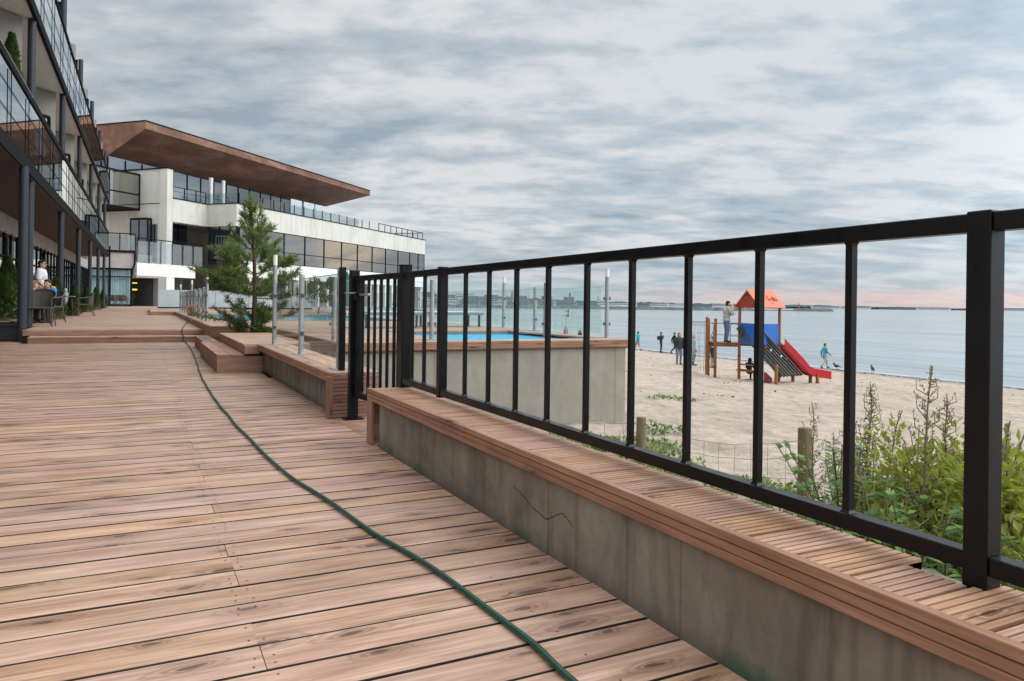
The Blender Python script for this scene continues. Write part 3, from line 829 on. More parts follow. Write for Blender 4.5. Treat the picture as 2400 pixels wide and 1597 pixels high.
# ------------------------------------------------------------------ pool terrace and pools
TZ = .40
mb = MB()
def slab(x0, x1, y0, y1):
    boards_x(mb, x0, x1, y0, y1, TZ, near=0, joints=[(3.1, pat_a), (5.2, pat_c)])
    mb.box(x0+.01, x1-.01, y0+.01, y1-.01, -1.6, TZ-.034, 1)
slab(1.2, 7.0, 15.5, 19.5); slab(1.2, 1.95, 19.5, 28.5); slab(6.6, 7.0, 19.5, 28.5); slab(1.2, 7.0, 28.5, 33.5); slab(.24, 9.35, 33.5, 46.)
slab(2.2, 7.0, 12.72, 15.5); slab(2.2, 3.83, 9.62, 12.72); slab(6.30, 6.62, 9.45, 12.72)
boards_x(mb, 2.2, 6.62, 9.17, 9.62, TZ, pitch=.15, near=0)
struct(mb.build('pool_terrace', [M['deck_far'], M['interior']]), 'raised timber pool terrace around two pools')
t = thing('terrace_kerb', 'reddish timber kerb edging the raised pool terrace', 'kerb', (1.2,20,.25))
mb = MB(); mb.box(1.17,1.1985,15.47,33.5,.1,TZ-.005); mb.build('long_fascia', M['fascia'], t, bevel=.004)
mb = MB(); mb.box(1.1985,7.0,15.47,15.4985,.0,TZ-.005); mb.build('front_fascia', M['fascia_x'], t, bevel=.004)
mb = MB(); mb.box(.21,1.169,33.46,33.4985,.2,TZ-.005); mb.build('return_fascia', M['fascia_x'], t)
t = thing('pool_wall', 'beige concrete outer wall of the near pool with reddish timber rim', 'wall', (4.4,9.15,-.6))
mb = MB(); mb.box(2.2,6.56,9.20,9.44,-1.6,.272); mb.box(6.40,6.56,9.44,15.4,-1.6,.272); mb.build('concrete_face', M['concrete_pool'], t)
mb = MB()
for z0, z1 in ((.366,.399),(.332,.362),(.300,.329)):
    mb.box(2.2,6.624,9.142,9.168,z0,z1)
mb.box(2.2,6.62,9.155,9.168,.283,.398)
mb.build('front_rim', M['fascia_x'], t, bevel=.003)
mb = MB()
for z0, z1 in ((.366,.399),(.332,.362),(.300,.329)): mb.box(6.622,6.648,9.142,15.5,z0,z1)
mb.box(6.4,6.622,9.17,15.5,.274,.365)
mb.build('side_rim', M['fascia'], t)
# wide steps from alley to terrace
t = thing('terrace_steps', 'wide pale timber steps behind the glass fence rising to the pool terrace', 'steps', (1.8,14.6,0))
for i, (ya, yb, zt) in enumerate(((13.0,13.5,.09),(13.4,14.3,.18),(14.3,15.46,.28))):
    mb = MB(); boards_x(mb, 1.99 if i < 9 else 0, 4.5, ya, yb, zt, near=0, pitch=.15); mb.build('tread', M['deck_far'], t)
    mb = MB(); mb.box(1.99,4.5,ya,ya+.02,0,zt-.03); mb.build('riser', M['fascia_x'], t)
def pool(name, label, x0, x1, y0, y1, zw, liner, water, depth=1.2, rimz=TZ-.034):
    t = thing(name, label, 'pool', ((x0+x1)/2, (y0+y1)/2, zw))
    mb = MB()
    mb.face([(x0,y0,zw-depth),(x1,y0,zw-depth),(x1,y1,zw-depth),(x0,y1,zw-depth)])
    for a, b in (((x0,y0),(x1,y0)),((x1,y0),(x1,y1)),((x1,y1),(x0,y1)),((x0,y1),(x0,y0))):
        mb.face([(b[0],b[1],zw-depth),(a[0],a[1],zw-depth),(a[0],a[1],zw+.012),(b[0],b[1],zw+.012)])
    mb.build('basin', liner, t)
    mb = MB(); mb.face([(x0,y0,zw),(x1,y0,zw),(x1,y1,zw),(x0,y1,zw)]); mb.build('water_surface', water, t)
    return t
p1_ = pool('swimming_pool', 'small bright blue pool behind the beige concrete wall', 3.85, 6.28, 9.64, 12.70, .33, M['pool_liner'], M['pool_water'])
mb = MB(); mb.box(3.84,6.30,12.690,12.712,.345,.372); mb.build('rim_board', M['fascia_x'], p1_)
p2_ = pool('swimming_pool', 'larger teal pool on the terrace behind the young pine', 1.96, 6.59, 19.55, 28.45, .355, M['pool_liner2'], M['pool_water2'])

# ------------------------------------------------------------------ steel posts and glass panels
def steel_post(x, y, z, h, label, lamp=False, rad=.029, grp='round steel posts of the glass fences', clamp=(.22,.62), plate=True, clampdir=None):
    t = thing('lamp_post' if lamp else 'steel_post', label, 'lamp post' if lamp else 'fence post', (x,y,z), 0, 'steel lamp posts of the glass fences' if lamp else grp)
    hh = h-.13 if lamp else h
    mb = MB(); mb.tube([(x,y,z+.006),(x,y,z+hh)], rad, 14); mb.build('tube', M['steel'], t)
    if lamp:
        mb = MB(); mb.tube([(x,y,z+hh+.0005),(x,y,z+h-.012)], rad*.92, 14); mb.build('lamp_head', M['lampglass'], t)
        mb = MB(); mb.tube([(x,y,z+h-.0115),(x,y,z+h)], rad*1.0, 14); mb.build('lamp_cap', M['white'], t)
        mb = MB(); mb.tube([(x,y,z+.745),(x,y,z+.765)], rad*1.12, 14); mb.build('collar', M['steel'], t)
    if plate:
        mb = MB(); mb.box(x-.075,x+.075,y-.075,y+.075,z+.0005,z+.0065); mb.build('base_plate', M['steel'], t)
    cd = clampdir or (0,1)
    for c in clamp:
        for s_ in (-1, 1):
            mb = MB(); cx = x + cd[0]*s_*(rad+.012); cy = y + cd[1]*s_*(rad+.012)
            mb.box(cx-.017, cx+.017, cy-.017, cy+.017, z+c-.022, z+c+.022); mb.build('clamp', M['steel_dark'], t, bevel=.003)
    return t
def glass_panel(p, q, z0, z1, label, grp='clear glass panels around the pools'):
    p = Vector((p[0],p[1],0)); q = Vector((q[0],q[1],0)); c = (p+q)/2
    t = thing('glass_panel', label, 'glass panel', (c.x,c.y,z0), 0, grp)
    mb = MB(); d = (q-p)
    mb.face([(p.x,p.y,z0),(q.x,q.y,z0),(q.x,q.y,z1),(p.x,p.y,z1)])
    mb.build('pane', M['glass'], t)
    mb = MB(); mb.bar((p.x,p.y,z1+.003),(q.x,q.y,z1+.003),.008,.005); mb.build('polished_edge', M['glass_edge'], t)
    return t
WX = 1.50
steel_post(WX+.005, 9.80, .3555, 1.15, 'tallest steel lamp post, at the far end of the planter wall', True)
steel_post(WX-.005, 7.95, .3555, .835, 'plain steel post midway along the planter wall cap')
steel_post(WX-.02, 6.17, .3555, .835, 'plain steel post on planter wall cap nearest the gate')
glass_panel((WX, 9.74), (WX-.003, 8.01), .42, 1.13, 'glass panel between tall lamp post and middle post of the planter wall')
glass_panel((WX-.005, 7.89), (WX-.018, 6.23), .42, 1.15, 'glass panel between middle post and the post nearest the gate')
# fence on the near pool's front rim and seaward side
FPX = [2.25, 3.62, 5.45]
labs = ['plain steel post on the pool rim hidden behind the gate bars', 'plain steel post on the pool rim at left of the bright blue water', 'plain steel post on the pool rim at right end of the bright blue water']
for x, l in zip(FPX, labs): steel_post(x, 9.72, TZ, .84, l, rad=.033, clampdir=(1,0))
steel_post(6.52, 9.66, TZ, 1.09, 'steel lamp post on the right front corner of the near pool', True, rad=.033, clampdir=(1,0))
gp = [2.25, 3.62, 5.45, 6.52]
gl_lab = ['glass panel on pool rim behind the gate', 'glass panel on pool rim between the two plain posts', 'glass panel on pool rim ending at the corner lamp post']
for a, b, l in zip(gp, gp[1:], gl_lab): glass_panel((a+.06,9.72),(b-.06,9.70),TZ+.07,TZ+.80,l)
side = [(6.80,12.55,False,'plain post behind the near pool, seen teal through glass'), (6.88,14.1,True,'steel lamp post at seaward edge of the terrace behind the near pool'), (6.88,16.2,False,'plain post on the seaward terrace edge hidden by a railing baluster'), (6.88,19.6,False,'thin plain post on the seaward terrace edge beyond the loungers'), (6.88,23.2,False,'farther plain post on the seaward terrace edge'), (6.88,26.8,False,'farthest plain post on the seaward terrace edge')]
for x, y, lm, l in side:
    steel_post(x, y, TZ, 1.09 if lm else .84, l, lm, rad=.036, clampdir=(0,1))
sd2 = [(6.60,9.9)] + [(a[0],a[1]) for a in side]
nm_ = ['nearest','second','third','fourth','fifth','farthest']
for i, (a, b) in enumerate(zip(sd2, sd2[1:])):
    glass_panel((a[0],a[1]+.05),(b[0],b[1]-.05),TZ+.07,TZ+.80,'%s glass panel along the seaward edge of the pool terrace' % nm_[i])
# fence along the terrace kerb by the hotel
ker = [(1.36,19.1,True,'nearest lamp post on the terrace kerb, left of the pine'), (1.38,20.6,False,'brownish thin post beside the nearest kerb lamp'), (1.38,22.3,False,'thin steel post third along the terrace kerb'), (1.38,24.2,False,'thin steel post fourth along the terrace kerb'), (1.40,26.2,True,'lamp post with red ring hung at its foot on the terrace kerb'), (1.40,28.2,False,'thin steel post just beyond the middle kerb lamp'), (1.40,30.2,False,'thin steel post second beyond the middle kerb lamp'), (1.40,32.2,False,'thin steel post next to the farthest kerb lamp'), (1.40,34.4,True,'farthest and shortest looking lamp post on the terrace kerb')]
for x, y, lm, l in ker: steel_post(x, y, TZ, 1.15 if lm else .84, l, lm, rad=.036, clampdir=(0,1))
for i, (a, b) in enumerate(zip(ker, ker[1:])):
    glass_panel((a[0],a[1]+.05),(b[0],b[1]-.05),TZ+.07,TZ+.80,['first','second','third','fourth','fifth','sixth','seventh','last'][i]+' glass panel along the terrace kerb counted from the steps')
tr = MB(); pts = [(1.36+.13*cos(a), 24.9, .56+.16*sin(a)) for a in [i*2*pi/20 for i in range(21)]]
tr.tube(pts, .035, 8, cap=False)
rg = tr.build('life_ring', plain('red_white_ring', (.62,.10,.08), .5), None, loc=(1.36,24.9,.42)); tag(rg, 'small red life ring at the foot of kerb lamp post', 'life ring')

# frosted screen wall across the far end of the pool terrace
t = thing('frosted_screen', 'pale blue frosted screen wall closing far end of the pool terrace', 'screen', (4.5,46.1,.3))
xp = [.72,1.9,3.75,5.6,7.45,9.3]
for a, b in zip(xp, xp[1:]):
    mb = MB(); mb.box(a+.02,b-.02,46.1,46.12,.33,1.45); mb.build('panel', M['screen'], t)
for a in xp:
    mb = MB(); mb.box(a-.02,a+.02,46.09,46.13,.25,1.46); mb.build('post', M['steel'], t)
mb = MB(); mb.box(.7,9.32,46.07,46.15,.401,.47); mb.build('base_rail', M['frame'], t)

# ------------------------------------------------------------------ hose
hp = [(.955,.9,.012),(.936,1.508,.012),(.941,1.726,.012),(.919,2.035,.012),(.881,2.481,.012),(.815,2.847,.012),(.749,3.438,.012),(.668,4.144,.012),(.622,5.328,.012),(.596,6.57,.012),(.604,8.71,.012),(.66,10.6,.012),(.735,12.765,.012),(.79,15.2,.012),(.80,16.9,.012),(.78,17.24,.02),(.775,17.285,.10),(.775,17.33,.142),(.77,17.62,.142),(.77,17.77,.16),(.77,17.79,.24),(.78,17.85,.264),(.80,18.4,.264),(.90,19.8,.264),(1.02,21.6,.264),(1.12,22.9,.264),(1.15,24.2,.30),(1.20,24.5,.42),(1.34,24.88,.46)]
def smooth_path(pts, sub=6, wob=0.):
    out = []
    P_ = [Vector(p) for p in pts]
    for i in range(len(P_)-1):
        a = P_[max(i-1,0)]; b = P_[i]; c = P_[i+1]; d = P_[min(i+2,len(P_)-1)]
        for k in range(sub):
            t_ = k/sub
            q = .5*((2*b) + (c-a)*t_ + (2*a-5*b+4*c-d)*t_*t_ + (3*b-a-3*c+d)*t_**3)
            if wob and 1 < i < 15:
                q = q + Vector((mnoise.noise(Vector((q.y*1.7, 3, 1)))*wob, 0, 0))
            out.append(q)
    out.append(P_[-1]); return out
mb = MB(); mb.tube(smooth_path(hp, 8, .012), .0088, 10)
ho = mb.build('garden_hose', M['hose'], None, loc=(.9,1.5,0)); tag(ho, 'long dark green garden hose snaking along the timber deck', 'hose')
# ------------------------------------------------------------------ hotel wing on the left
def zr(y, z): return z + .0062*(y-18)
EX = -2.25
hw = thing('hotel_wing', 'long three storey hotel wing with glass balconies and dark columns at left', 'building', (-4.,33.,0))
Y0, Y1 = 7.0, 58.5
def ybar(mb, x0, x1, ya, yb, z0, z1, mi=0):
    vs = [(x0,ya,zr(ya,z0)),(x1,ya,zr(ya,z0)),(x1,yb,zr(yb,z0)),(x0,yb,zr(yb,z0)),(x0,ya,zr(ya,z1)),(x1,ya,zr(ya,z1)),(x1,yb,zr(yb,z1)),(x0,yb,zr(yb,z1))]
    mb.raw(vs, [(0,3,2,1),(4,5,6,7),(0,1,5,4),(1,2,6,5),(2,3,7,6),(3,0,4,7)], mi, False, random.random())
cols = [13.0, 19.9, 26.95, 33.85, 40.9, 47.9, 54.8]
for y in cols:
    for z0, z1 in ((.25 if y > 17.8 else 0, zr(y,3.60)), (zr(y,3.88), zr(y,7.24)), (zr(y,7.5), zr(y,10.3))):
        mb = MB(); mb.tube([(EX-.10,y,z0),(EX-.10,y,z1)], .085, 16)
        mb.build('column', M['column'], hw)
mb = MB(); mb.tube([(-2.23,17.97,0),(-2.23,17.97,3.60)], .085, 16); mb.build('column', M['column'], hw, label='foremost column standing on the lower deck')
# back walls
mb = MB()
ybar(mb, -4.25, -4.05, Y0, 72, 2.95, 3.58)
mb.build('concrete_beam', M['beam'], hw)
mb = MB()
ybar(mb, -4.6, -4.3, Y0, Y1, 3.6, 7.24); ybar(mb, -4.6, -4.3, Y0, Y1, 7.26, 10.6)
mb.build('back_wall', M['render'], hw)
mb = MB(); ybar(mb, -4.3, EX-.02, Y0, Y1, 3.56, 3.60); mb.build('canopy_soffit', M['soffit_dark'], hw)
mb = MB(); ybar(mb, -4.7, -4.0, Y0, Y1, 10.6, 10.8); mb.build('roof', M['frame'], hw)
# balconies
for lv, (zb, zt, zg, zrail, zrt) in enumerate(((3.60,3.86,3.88,5.12,5.30),(7.24,7.46,7.48,8.96,9.10))):
    mb = MB(); ybar(mb, -4.3, EX-.06, Y0, Y1, zb+.01, zt-.03)
    bal = mb.build('balcony', M['soffit'], hw, label='%s floor balcony with glass front' % ('first' if lv == 0 else 'second'))
    mb = MB(); ybar(mb, EX-.06, EX+.02, Y0, Y1, zb-.02, zt); mb.build('edge_beam', M['frame'], bal)
    mb = MB(); ybar(mb, EX-.05, EX+.03, Y0, Y1, zrail+.03, zrt); mb.build('top_rail', M['frame'], bal, bevel=.01)
    if lv == 0:
        mb = MB(); ybar(mb, EX-.0, EX+.022, Y0, 19.3, zrt+.004, zrt+.022); mb.build('handrail_strip', M['steel'], bal)
    mb = MB(); ybar(mb, EX+.006, EX+.014, Y0, Y1, zg+.42, zg+.428); ybar(mb, EX+.006, EX+.014, Y0, Y1, zg+.88, zg+.888); mb.build('guard_cable', M['frame'], bal)
    y = Y0
    while y < Y1-.5:
        yb = min(y+2.3, Y1)
        mb = MB(); mb.face([(EX,y+.012,zr(y,zg)),(EX,yb-.012,zr(yb,zg)),(EX,yb-.012,zr(yb,zrail)),(EX,y+.012,zr(y,zrail))])
        mb.build('glass_pane', M['balcony_glass'], bal)
        mb = MB(); mb.bar((EX+.03,y,zr(y,zg)),(EX+.03,y,zr(y,zrail)),.016,.016); mb.build('glazing_post', M['frame'], bal)
        y = yb
    # windows of the storey
    for i, y in enumerate([8.5]+[c+1.2 for c in cols]):
        if y > 56: continue
        z0, z1 = zt+.05, zt+2.55
        mb = MB()
        for a, b, c, d in ((y,y+.09,z0,z1),(y+3.41,y+3.5,z0,z1),(y,y+3.5,z1-.09,z1),(y+1.7,y+1.79,z0,z1)):
            ybar(mb, -4.30+.001, -4.22, a, b, c, d)
        wn = mb.build('window', M['frame'], hw)
        mb = MB(); ybar(mb, -4.298, -4.27, y+.05, y+3.45, z0, z1-.05); mb.build('pane', M['window'], wn)
for lv, zt in enumerate((3.86, 7.46)):
    for c in cols:
        a_ = Vector((-2.52,c-.12,0)); b_ = Vector((-4.3,c-1.9,0)); d_ = (b_-a_).normalized(); n_ = Vector((-d_.y,d_.x,0))
        if n_.x < 0: n_ = -n_
        z0 = zr(c,zt); z1 = zr(c,zt+3.36)
        mb = MB(); mb.prism([(a_.x,a_.y,z0),(b_.x,b_.y,z0),(b_.x-.2,b_.y+.2,z0),(a_.x-.2,a_.y+.2,z0)], (0,0,z1-z0)); mb.build('slanted_wall', M['render'], hw)
        p_ = a_.lerp(b_,.10)+n_*.03; q_ = a_.lerp(b_,.72)+n_*.03; zt_ = z0+2.55
        mb = MB()
        for e in (p_, p_.lerp(q_,.5), q_): mb.bar((e.x,e.y,z0),(e.x,e.y,zt_),.09,.09)
        mb.bar((p_.x,p_.y,zt_),(q_.x,q_.y,zt_),.09,.09)
        wn = mb.build('window', M['frame'], hw)
        mb = MB(); mb.face([(p_.x,p_.y,z0),(q_.x,q_.y,z0),(q_.x,q_.y,zt_),(p_.x,p_.y,zt_)]); mb.build('pane', M['window'], wn)
for y in (13.,19.9,25.85,31.95,38.1,44.5,51.):
    mb = MB()
    for a in (0, ):
        mb.bar((EX-.10,y,zr(y,7.5)),(EX-.10,y,zr(y,9.72)),.07,.07); mb.bar((-4.2,y,zr(y,9.72)),(EX-.065,y,zr(y,9.72)),.07,.07)
    dv = mb.build('divider_screen', M['frame'], hw)
    mb = MB(); mb.face([(-4.2,y,zr(y,7.5)),(EX-.13,y,zr(y,7.5)),(EX-.13,y,zr(y,9.68)),(-4.2,y,zr(y,9.68))]); mb.build('frosted_pane', plain('frosted_divider', (.34,.37,.38), .5), dv)
mb = MB()
for a, b in ((19.95,25.8),(25.9,31.9),(32.0,38.05),(38.15,44.4)):
    vs = [(EX-.10,a,zr(a,9.12)),(EX-.10,b,zr(b,9.12)),(EX-.10,b,zr(b,9.36)),(EX-.10,a,zr(a,9.36))]; mb.face(vs)
mb.build('upper_glass_strip', thin_glass('upper_strip_glass', (.55,.6,.62), .2), hw)
# ground floor shopfront
mb = MB()
y = Y0
while y < 71:
    mb.box(-4.10,-4.03,y-.03,y+.03,.25,3.0+.0062*(y-18)); y += 1.35
mb.box(-4.095,-4.035,Y0,72,2.2,2.26); mb.box(-4.095,-4.035,Y0,72,.25,.37)
mb.build('shopfront_frame', M['frame'], hw)
y = Y0
while y < 70.5:
    mb = MB(); mb.face([(-4.07,y+.03,.37),(-4.07,y+1.32,.37),(-4.07,y+1.32,3.0),(-4.07,y+.03,3.0)]); mb.build('shop_window', M['shop_glass'], hw)
    y += 1.35
mb = MB(); mb.box(-8.0,-7.9,Y0,72,.2,3.7); mb.box(-8,-4.1,Y0,72,.0,.24); mb.box(-8,-4.1,Y0,72,3.62,3.7); mb.box(-8,-4.1,71.9,72,.2,3.6); mb.build('interior_room', plain('room_wall', (.16,.15,.14), .9, 0, .3, .2, .6), hw)
mb = MB(); random.seed(5)
y = 9.
while y < 70:
    wdt = random.uniform(.5,1.1); n = 10
    if random.random() < .62:
        for i in range(n):
            ya = y + wdt*i/n; yb = y + wdt*(i+1)/n
            mb.face([(-4.25-.04*(i%2),ya,.4),(-4.25-.04*((i+1)%2),yb,.4),(-4.25-.04*((i+1)%2),yb,2.95),(-4.25-.04*(i%2),ya,2.95)])
    y += random.choice((1.35,1.35,2.7))
mb.build('curtain', M['curtain'], hw)
mb = MB(); mb.tube([(-2.66,71.6,.25),(-2.66,71.6,5.4)], .07, 10); mb.build('rainwater_pipe', M['frame'], hw)

# ------------------------------------------------------------------ far hotel building, in its own plan axes
AZ = radians(45.75)
def F(s, t, z): return Vector((8.80 + sin(AZ)*s + cos(AZ)*t, 81.08 + cos(AZ)*s - sin(AZ)*t, z))
def fbox(mb, s0, s1, t0, t1, z0, z1, mi=0):
    mb.prism([F(s0,t0,z0),F(s1,t0,z0),F(s1,t1,z0),F(s0,t1,z0)], (0,0,z1-z0), mi)
fb = thing('hotel_main_building', 'white hotel main building under a huge rusty steel cantilever roof', 'building', F(15,-5,0))
mb = MB()
fbox(mb, 0, 44.0, -.5, 0, 8.60, 10.90)
mb.build('parapet', M['wall'], fb, label='long white parapet of the seaward facade')
mb = MB(); fbox(mb, -.45, -.001, -3.74, 0, 8.60, 10.90); fbox(mb, -5.2, -.45, -4.1, -3.74, 8.60, 10.90); mb.build('parapet', M['wall'], fb, label='stepped white parapet with moss streaks')
mb = MB(); fbox(mb, -5.95, -5.2, -4.6, -3.76, .25, 13.75); mb.build('corner_pier', M['wall'], fb)
mb = MB(); fbox(mb, -5.9, -5.4, -24, -4.601, .25, 13.75); mb.build('end_wall', M['wall'], fb)
mb = MB(); fbox(mb, -5.93, -5.905, -24, -4.601, 10.33, 10.39); fbox(mb, -6.0, -5.2, -24, -3.7, 13.752, 13.86); mb.build('wall_capping', M['frame'], fb)
mb = MB(); fbox(mb, -.5, 44.08, -.6, .06, 10.902, 11.0); fbox(mb, -5.2, -.501, -4.2, -3.68, 10.902, 11.0); fbox(mb, -.5, .06, -3.679, -.601, 10.903, 11.0); mb.build('parapet_capping', M['frame'], fb)
mb = MB(); fbox(mb, -5.3, 43.45, -24, -4.2, 10.3, 10.6); fbox(mb, -.44, 43.45, -4.199, -.55, 10.3, 10.6); mb.build('roof_terrace', M['fascia_pink'], fb)
mb = MB(); fbox(mb, 43.5, 44.0, -24, -.501, .2, 10.9); fbox(mb, -5, 43.5, -24, -23.5, .2, 10.9); mb.build('side_wall', M['wall'], fb)
mb = MB(); fbox(mb, 0, 44.0, -.45, 0.0, 3.35, 5.02); mb.build('spandrel', M['wall_clean'], fb)
# ribbon windows of the main facade
edges = [.05,3.6,7.6,11.6,15.6,19.6,23.5,27.4,31.2,35.0,38.8,41.7,43.95]
for a, b in zip(edges, edges[1:]):
    mb = MB()
    for z in (5.021, 6.36, 8.52): fbox(mb, a, b, -.14, -.04, z, z+.075)
    fbox(mb, a, a+.13, -.141, -.039, 5.1, 8.52); fbox(mb, b-.02, b, -.141, -.039, 5.1, 8.52)
    wn = mb.build('window', M['frame'], fb)
    mb = MB(); mb.face([F(a+.1,-.1,5.05),F(b,-.1,5.05),F(b,-.1,8.58),F(a+.1,-.1,8.58)]); mb.build('pane', M['window'], wn)
mb = MB()
for a in (.4,1.2,2.1,3.0,4.2,5.4,6.6,37.6,39.6,42.0):
    for i in range(6):
        s0 = a+i*.16
        mb.face([F(s0,-.16-.03*(i%2),5.1),F(s0+.15,-.16-.03*((i+1)%2),5.1),F(s0+.15,-.16-.03*((i+1)%2),8.5),F(s0,-.16-.03*(i%2),8.5)])
mb.build('curtain', M['curtain_blue'], fb)
# step-back with full height glazing
mb = MB()
for t0 in (-3.6,-2.3,-1.0,-.1): fbox(mb, -.32, -.22, t0-.05, t0+.05, 4.6, 8.6)
fbox(mb, -.32, -.22, -3.7, 0, 5.0, 5.1)
wn = mb.build('window', M['frame'], fb, label='tall curtained window of the step in the facade')
mb = MB(); mb.face([F(-.25,-3.7,4.6),F(-.25,0,4.6),F(-.25,0,8.6),F(-.25,-3.7,8.6)]); mb.build('pane', M['window_dark'], wn)
mb = MB()
for i in range(22):
    t0 = -3.6+i*.16
    mb.face([F(-.15+.05*(i%2),t0,4.7),F(-.15+.05*((i+1)%2),t0+.16,4.7),F(-.15+.05*((i+1)%2),t0+.16,8.5),F(-.15+.05*(i%2),t0,8.5)])
mb.build('curtain', M['curtain_blue'], fb)
mb = MB(); fbox(mb, -5.2, -.32, -6.6, -6.5, 4.0, 8.6); fbox(mb, -5.2,-.32,-6.6,-3.76,8.45,8.58); mb.build('recess_wall', M['window_dark'], fb)
mb = MB(); fbox(mb, -5.19, -5.15, -6.5, -4.61, 4, 8.6); mb.build('recess_side', plain('recess_timber', (.10,.085,.07), .7), fb)
mb = MB()
for s0 in (-4.2,-2.9,-1.6): fbox(mb, s0-.05, s0+.05, -6.48, -6.40, 4.0, 8.4)
mb.build('recess_frame', M['frame'], fb)
# penthouse glass below the roof
PT = -11.5
mb = MB(); mb.prism([F(-5.93,PT-.1,10.6),F(33.,PT-.1,10.6),F(33.,PT-12,10.6),F(-5.93,PT-12,10.6)], (0,0,4.7)); mb.build('penthouse_core', M['window_dark'], fb)
PG = mirror_glass('penthouse_glass', (.04,.055,.07), .24, .02)
for i in range(18):
    a = -5.93 + 38.93*i/18; b = -5.93 + 38.93*(i+1)/18
    mb = MB(); fbox(mb, a-.05, a+.05, PT+.01, PT+.12, 10.6, 15.3); fbox(mb, a, b, PT+.02, PT+.1, 13.1, 13.16)
    wn = mb.build('window', M['frame'], fb)
    mb = MB(); mb.face([F(a,PT+.05,10.6),F(b,PT+.05,10.6),F(b,PT+.05,15.4),F(a,PT+.05,15.4)]); mb.build('pane', PG, wn)
# cantilever roof: inclined soffit, deep end fascia, thin front fascia
fl_t = F(-5.93,-6.6,18.6); fl_b = F(-5.93,-6.6,17.84); fr_t = F(33.03,-3.78,17.35); fr_b = F(33.03,-3.78,16.69)
gl_b = F(-5.93,PT,15.42); gr_b = F(33.03,PT,15.25)
bl_t = F(-5.93,-24,18.6); br_t = F(33.03,-24,17.35); bl_b = F(-5.93,-24,15.42); br_b = F(33.03,-24,15.25)
mb = MB(); mb.raw([gl_b, gr_b, fr_b, fl_b, bl_b, br_b], [(0,1,2,3),(4,5,1,0)])
rf = mb.build('roof', M['corten_soffit'], fb, label='rusty steel cantilever roof with inclined underside')
mb = MB(); mb.face([fl_b, fr_b, fr_t, fl_t]); mb.build('front_fascia', M['corten'], rf)
mb = MB(); mb.face([bl_b, gl_b, fl_b, fl_t, bl_t]); mb.build('end_fascia', M['corten'], rf)
mb = MB(); mb.face([gr_b, br_b, br_t, fr_t, fr_b]); mb.build('end_fascia', M['corten'], rf)
mb = MB(); mb.raw([fl_t, fr_t, br_t, bl_t, br_b, bl_b], [(0,1,2,3),(3,2,4,5)]); mb.build('roof_skin', M['corten'], rf)
mb = MB(); mb.bar(fl_t+Vector((0,0,.05)), fr_t+Vector((0,0,.05)), .12, .1); mb.bar(fl_t+Vector((0,0,.05)), bl_t+Vector((0,0,.05)), .12, .1); mb.build('edge_trim', M['frame'], rf)
# terrace balustrade
bal = MB(); fbox(bal, -5.2, -.5, -3.96, -3.88, 12.1, 12.16)
bo = bal.build('balustrade', M['frame'], fb, label='glass balustrade along the roof terrace')
for s in [0.2+1.9*i for i in range(15)]:
    mb = MB(); fbox(mb, s-.04, s+.04, -.28, -.2, 11.0, 12.1); mb.build('post', M['frame'], bo)
for s in (-5.1,-3.5,-1.9,-.5):
    mb = MB(); fbox(mb, s-.04, s+.04, -3.96, -3.88, 11.0, 12.1); mb.build('post', M['frame'], bo)
mb = MB()
mb.face([F(.2,-.24,11.05),F(24.,-.24,11.05),F(24.,-.24,12.05),F(.2,-.24,12.05)])
mb.face([F(-5.1,-3.92,11.05),F(-.4,-3.92,11.05),F(-.4,-3.92,12.05),F(-5.1,-3.92,12.05)])
mb.face([F(-.3,-3.9,11.05),F(-.3,-.3,11.05),F(-.3,-.3,12.05),F(-.3,-3.9,12.05)])
mb.build('glass_pane', thin_glass('terrace_glass', (.62,.72,.76), .10), bo)
mb = MB()
fbox(mb, 29.4, 43.7, -.30, -.22, 12.02, 12.10)
for i in range(9): s = 29.5+i*1.76; fbox(mb, s-.04, s+.04, -.30, -.22, 11.0, 12.02)
fbox(mb, 43.6, 43.7, -6, -.31, 12.02, 12.1)
for t0 in (-2,-4,-6): fbox(mb, 43.6, 43.7, t0-.05, t0+.05, 11, 12.02)
mb.build('roof_railing', M['frame'], fb)
mb = MB()
for s in (10.6, 13.2, 15.6): mb.face([F(s,-1.4,11.0),F(s+2.2,-1.4,11.0),F(s+2.2,-1.4,13.0),F(s,-1.4,13.0)])
mb.build('wind_screen', plain('pale_wind_screen', (.55,.60,.62), .3), fb)
for s, t0, z1, r_ in ((1.0,-4.6,14.0,.24),(1.75,-5.4,13.0,.2),(2.9,-4.6,14.0,.22)):
    mb = MB(); mb.tube([F(s,t0,10.6),F(s,t0,z1)], r_, 14); mb.build('flue', M['chrome'], fb)
# projecting bays on the end wall
def bay(s0, s1, t0, t1, z0, z1, glass, lab):
    mb = MB()
    for z in (z0, (z0+z1)/2-.35, z1-.14): fbox(mb, s0, s1, t1-.06, t1+.02, z, z+.14)
    for s in (s0, s1-.12): fbox(mb, s, s+.12, t1-.05, t1+.03, z0, z1)
    for z in (z0, z1-.14): fbox(mb, s0-.02, s0+.06, t0, t1-.06, z, z+.14)
    for t_ in (t0, (t0+t1)/2): fbox(mb, s0-.03, s0+.07, t_, t_+.12, z0, z1)
    mb.prism([F(s0,t0,z1),F(s1,t0,z1),F(s1,t1,z1),F(s0,t1,z1)], (0,0,.06)); mb.prism([F(s0,t0,z0-.05),F(s1,t0,z0-.05),F(s1,t1,z0-.05),F(s0,t1,z0-.05)], (0,0,.045))
    wn = mb.build('bay_window', M['frame'], fb, label=lab)
    mb = MB(); mb.face([F(s0,t1-.02,z0),F(s1,t1-.02,z0),F(s1,t1-.02,z1),F(s0,t1-.02,z1)]); mb.face([F(s0,t0,z0),F(s0,t1,z0),F(s0,t1,z1),F(s0,t0,z1)]); mb.build('pane', glass, wn)
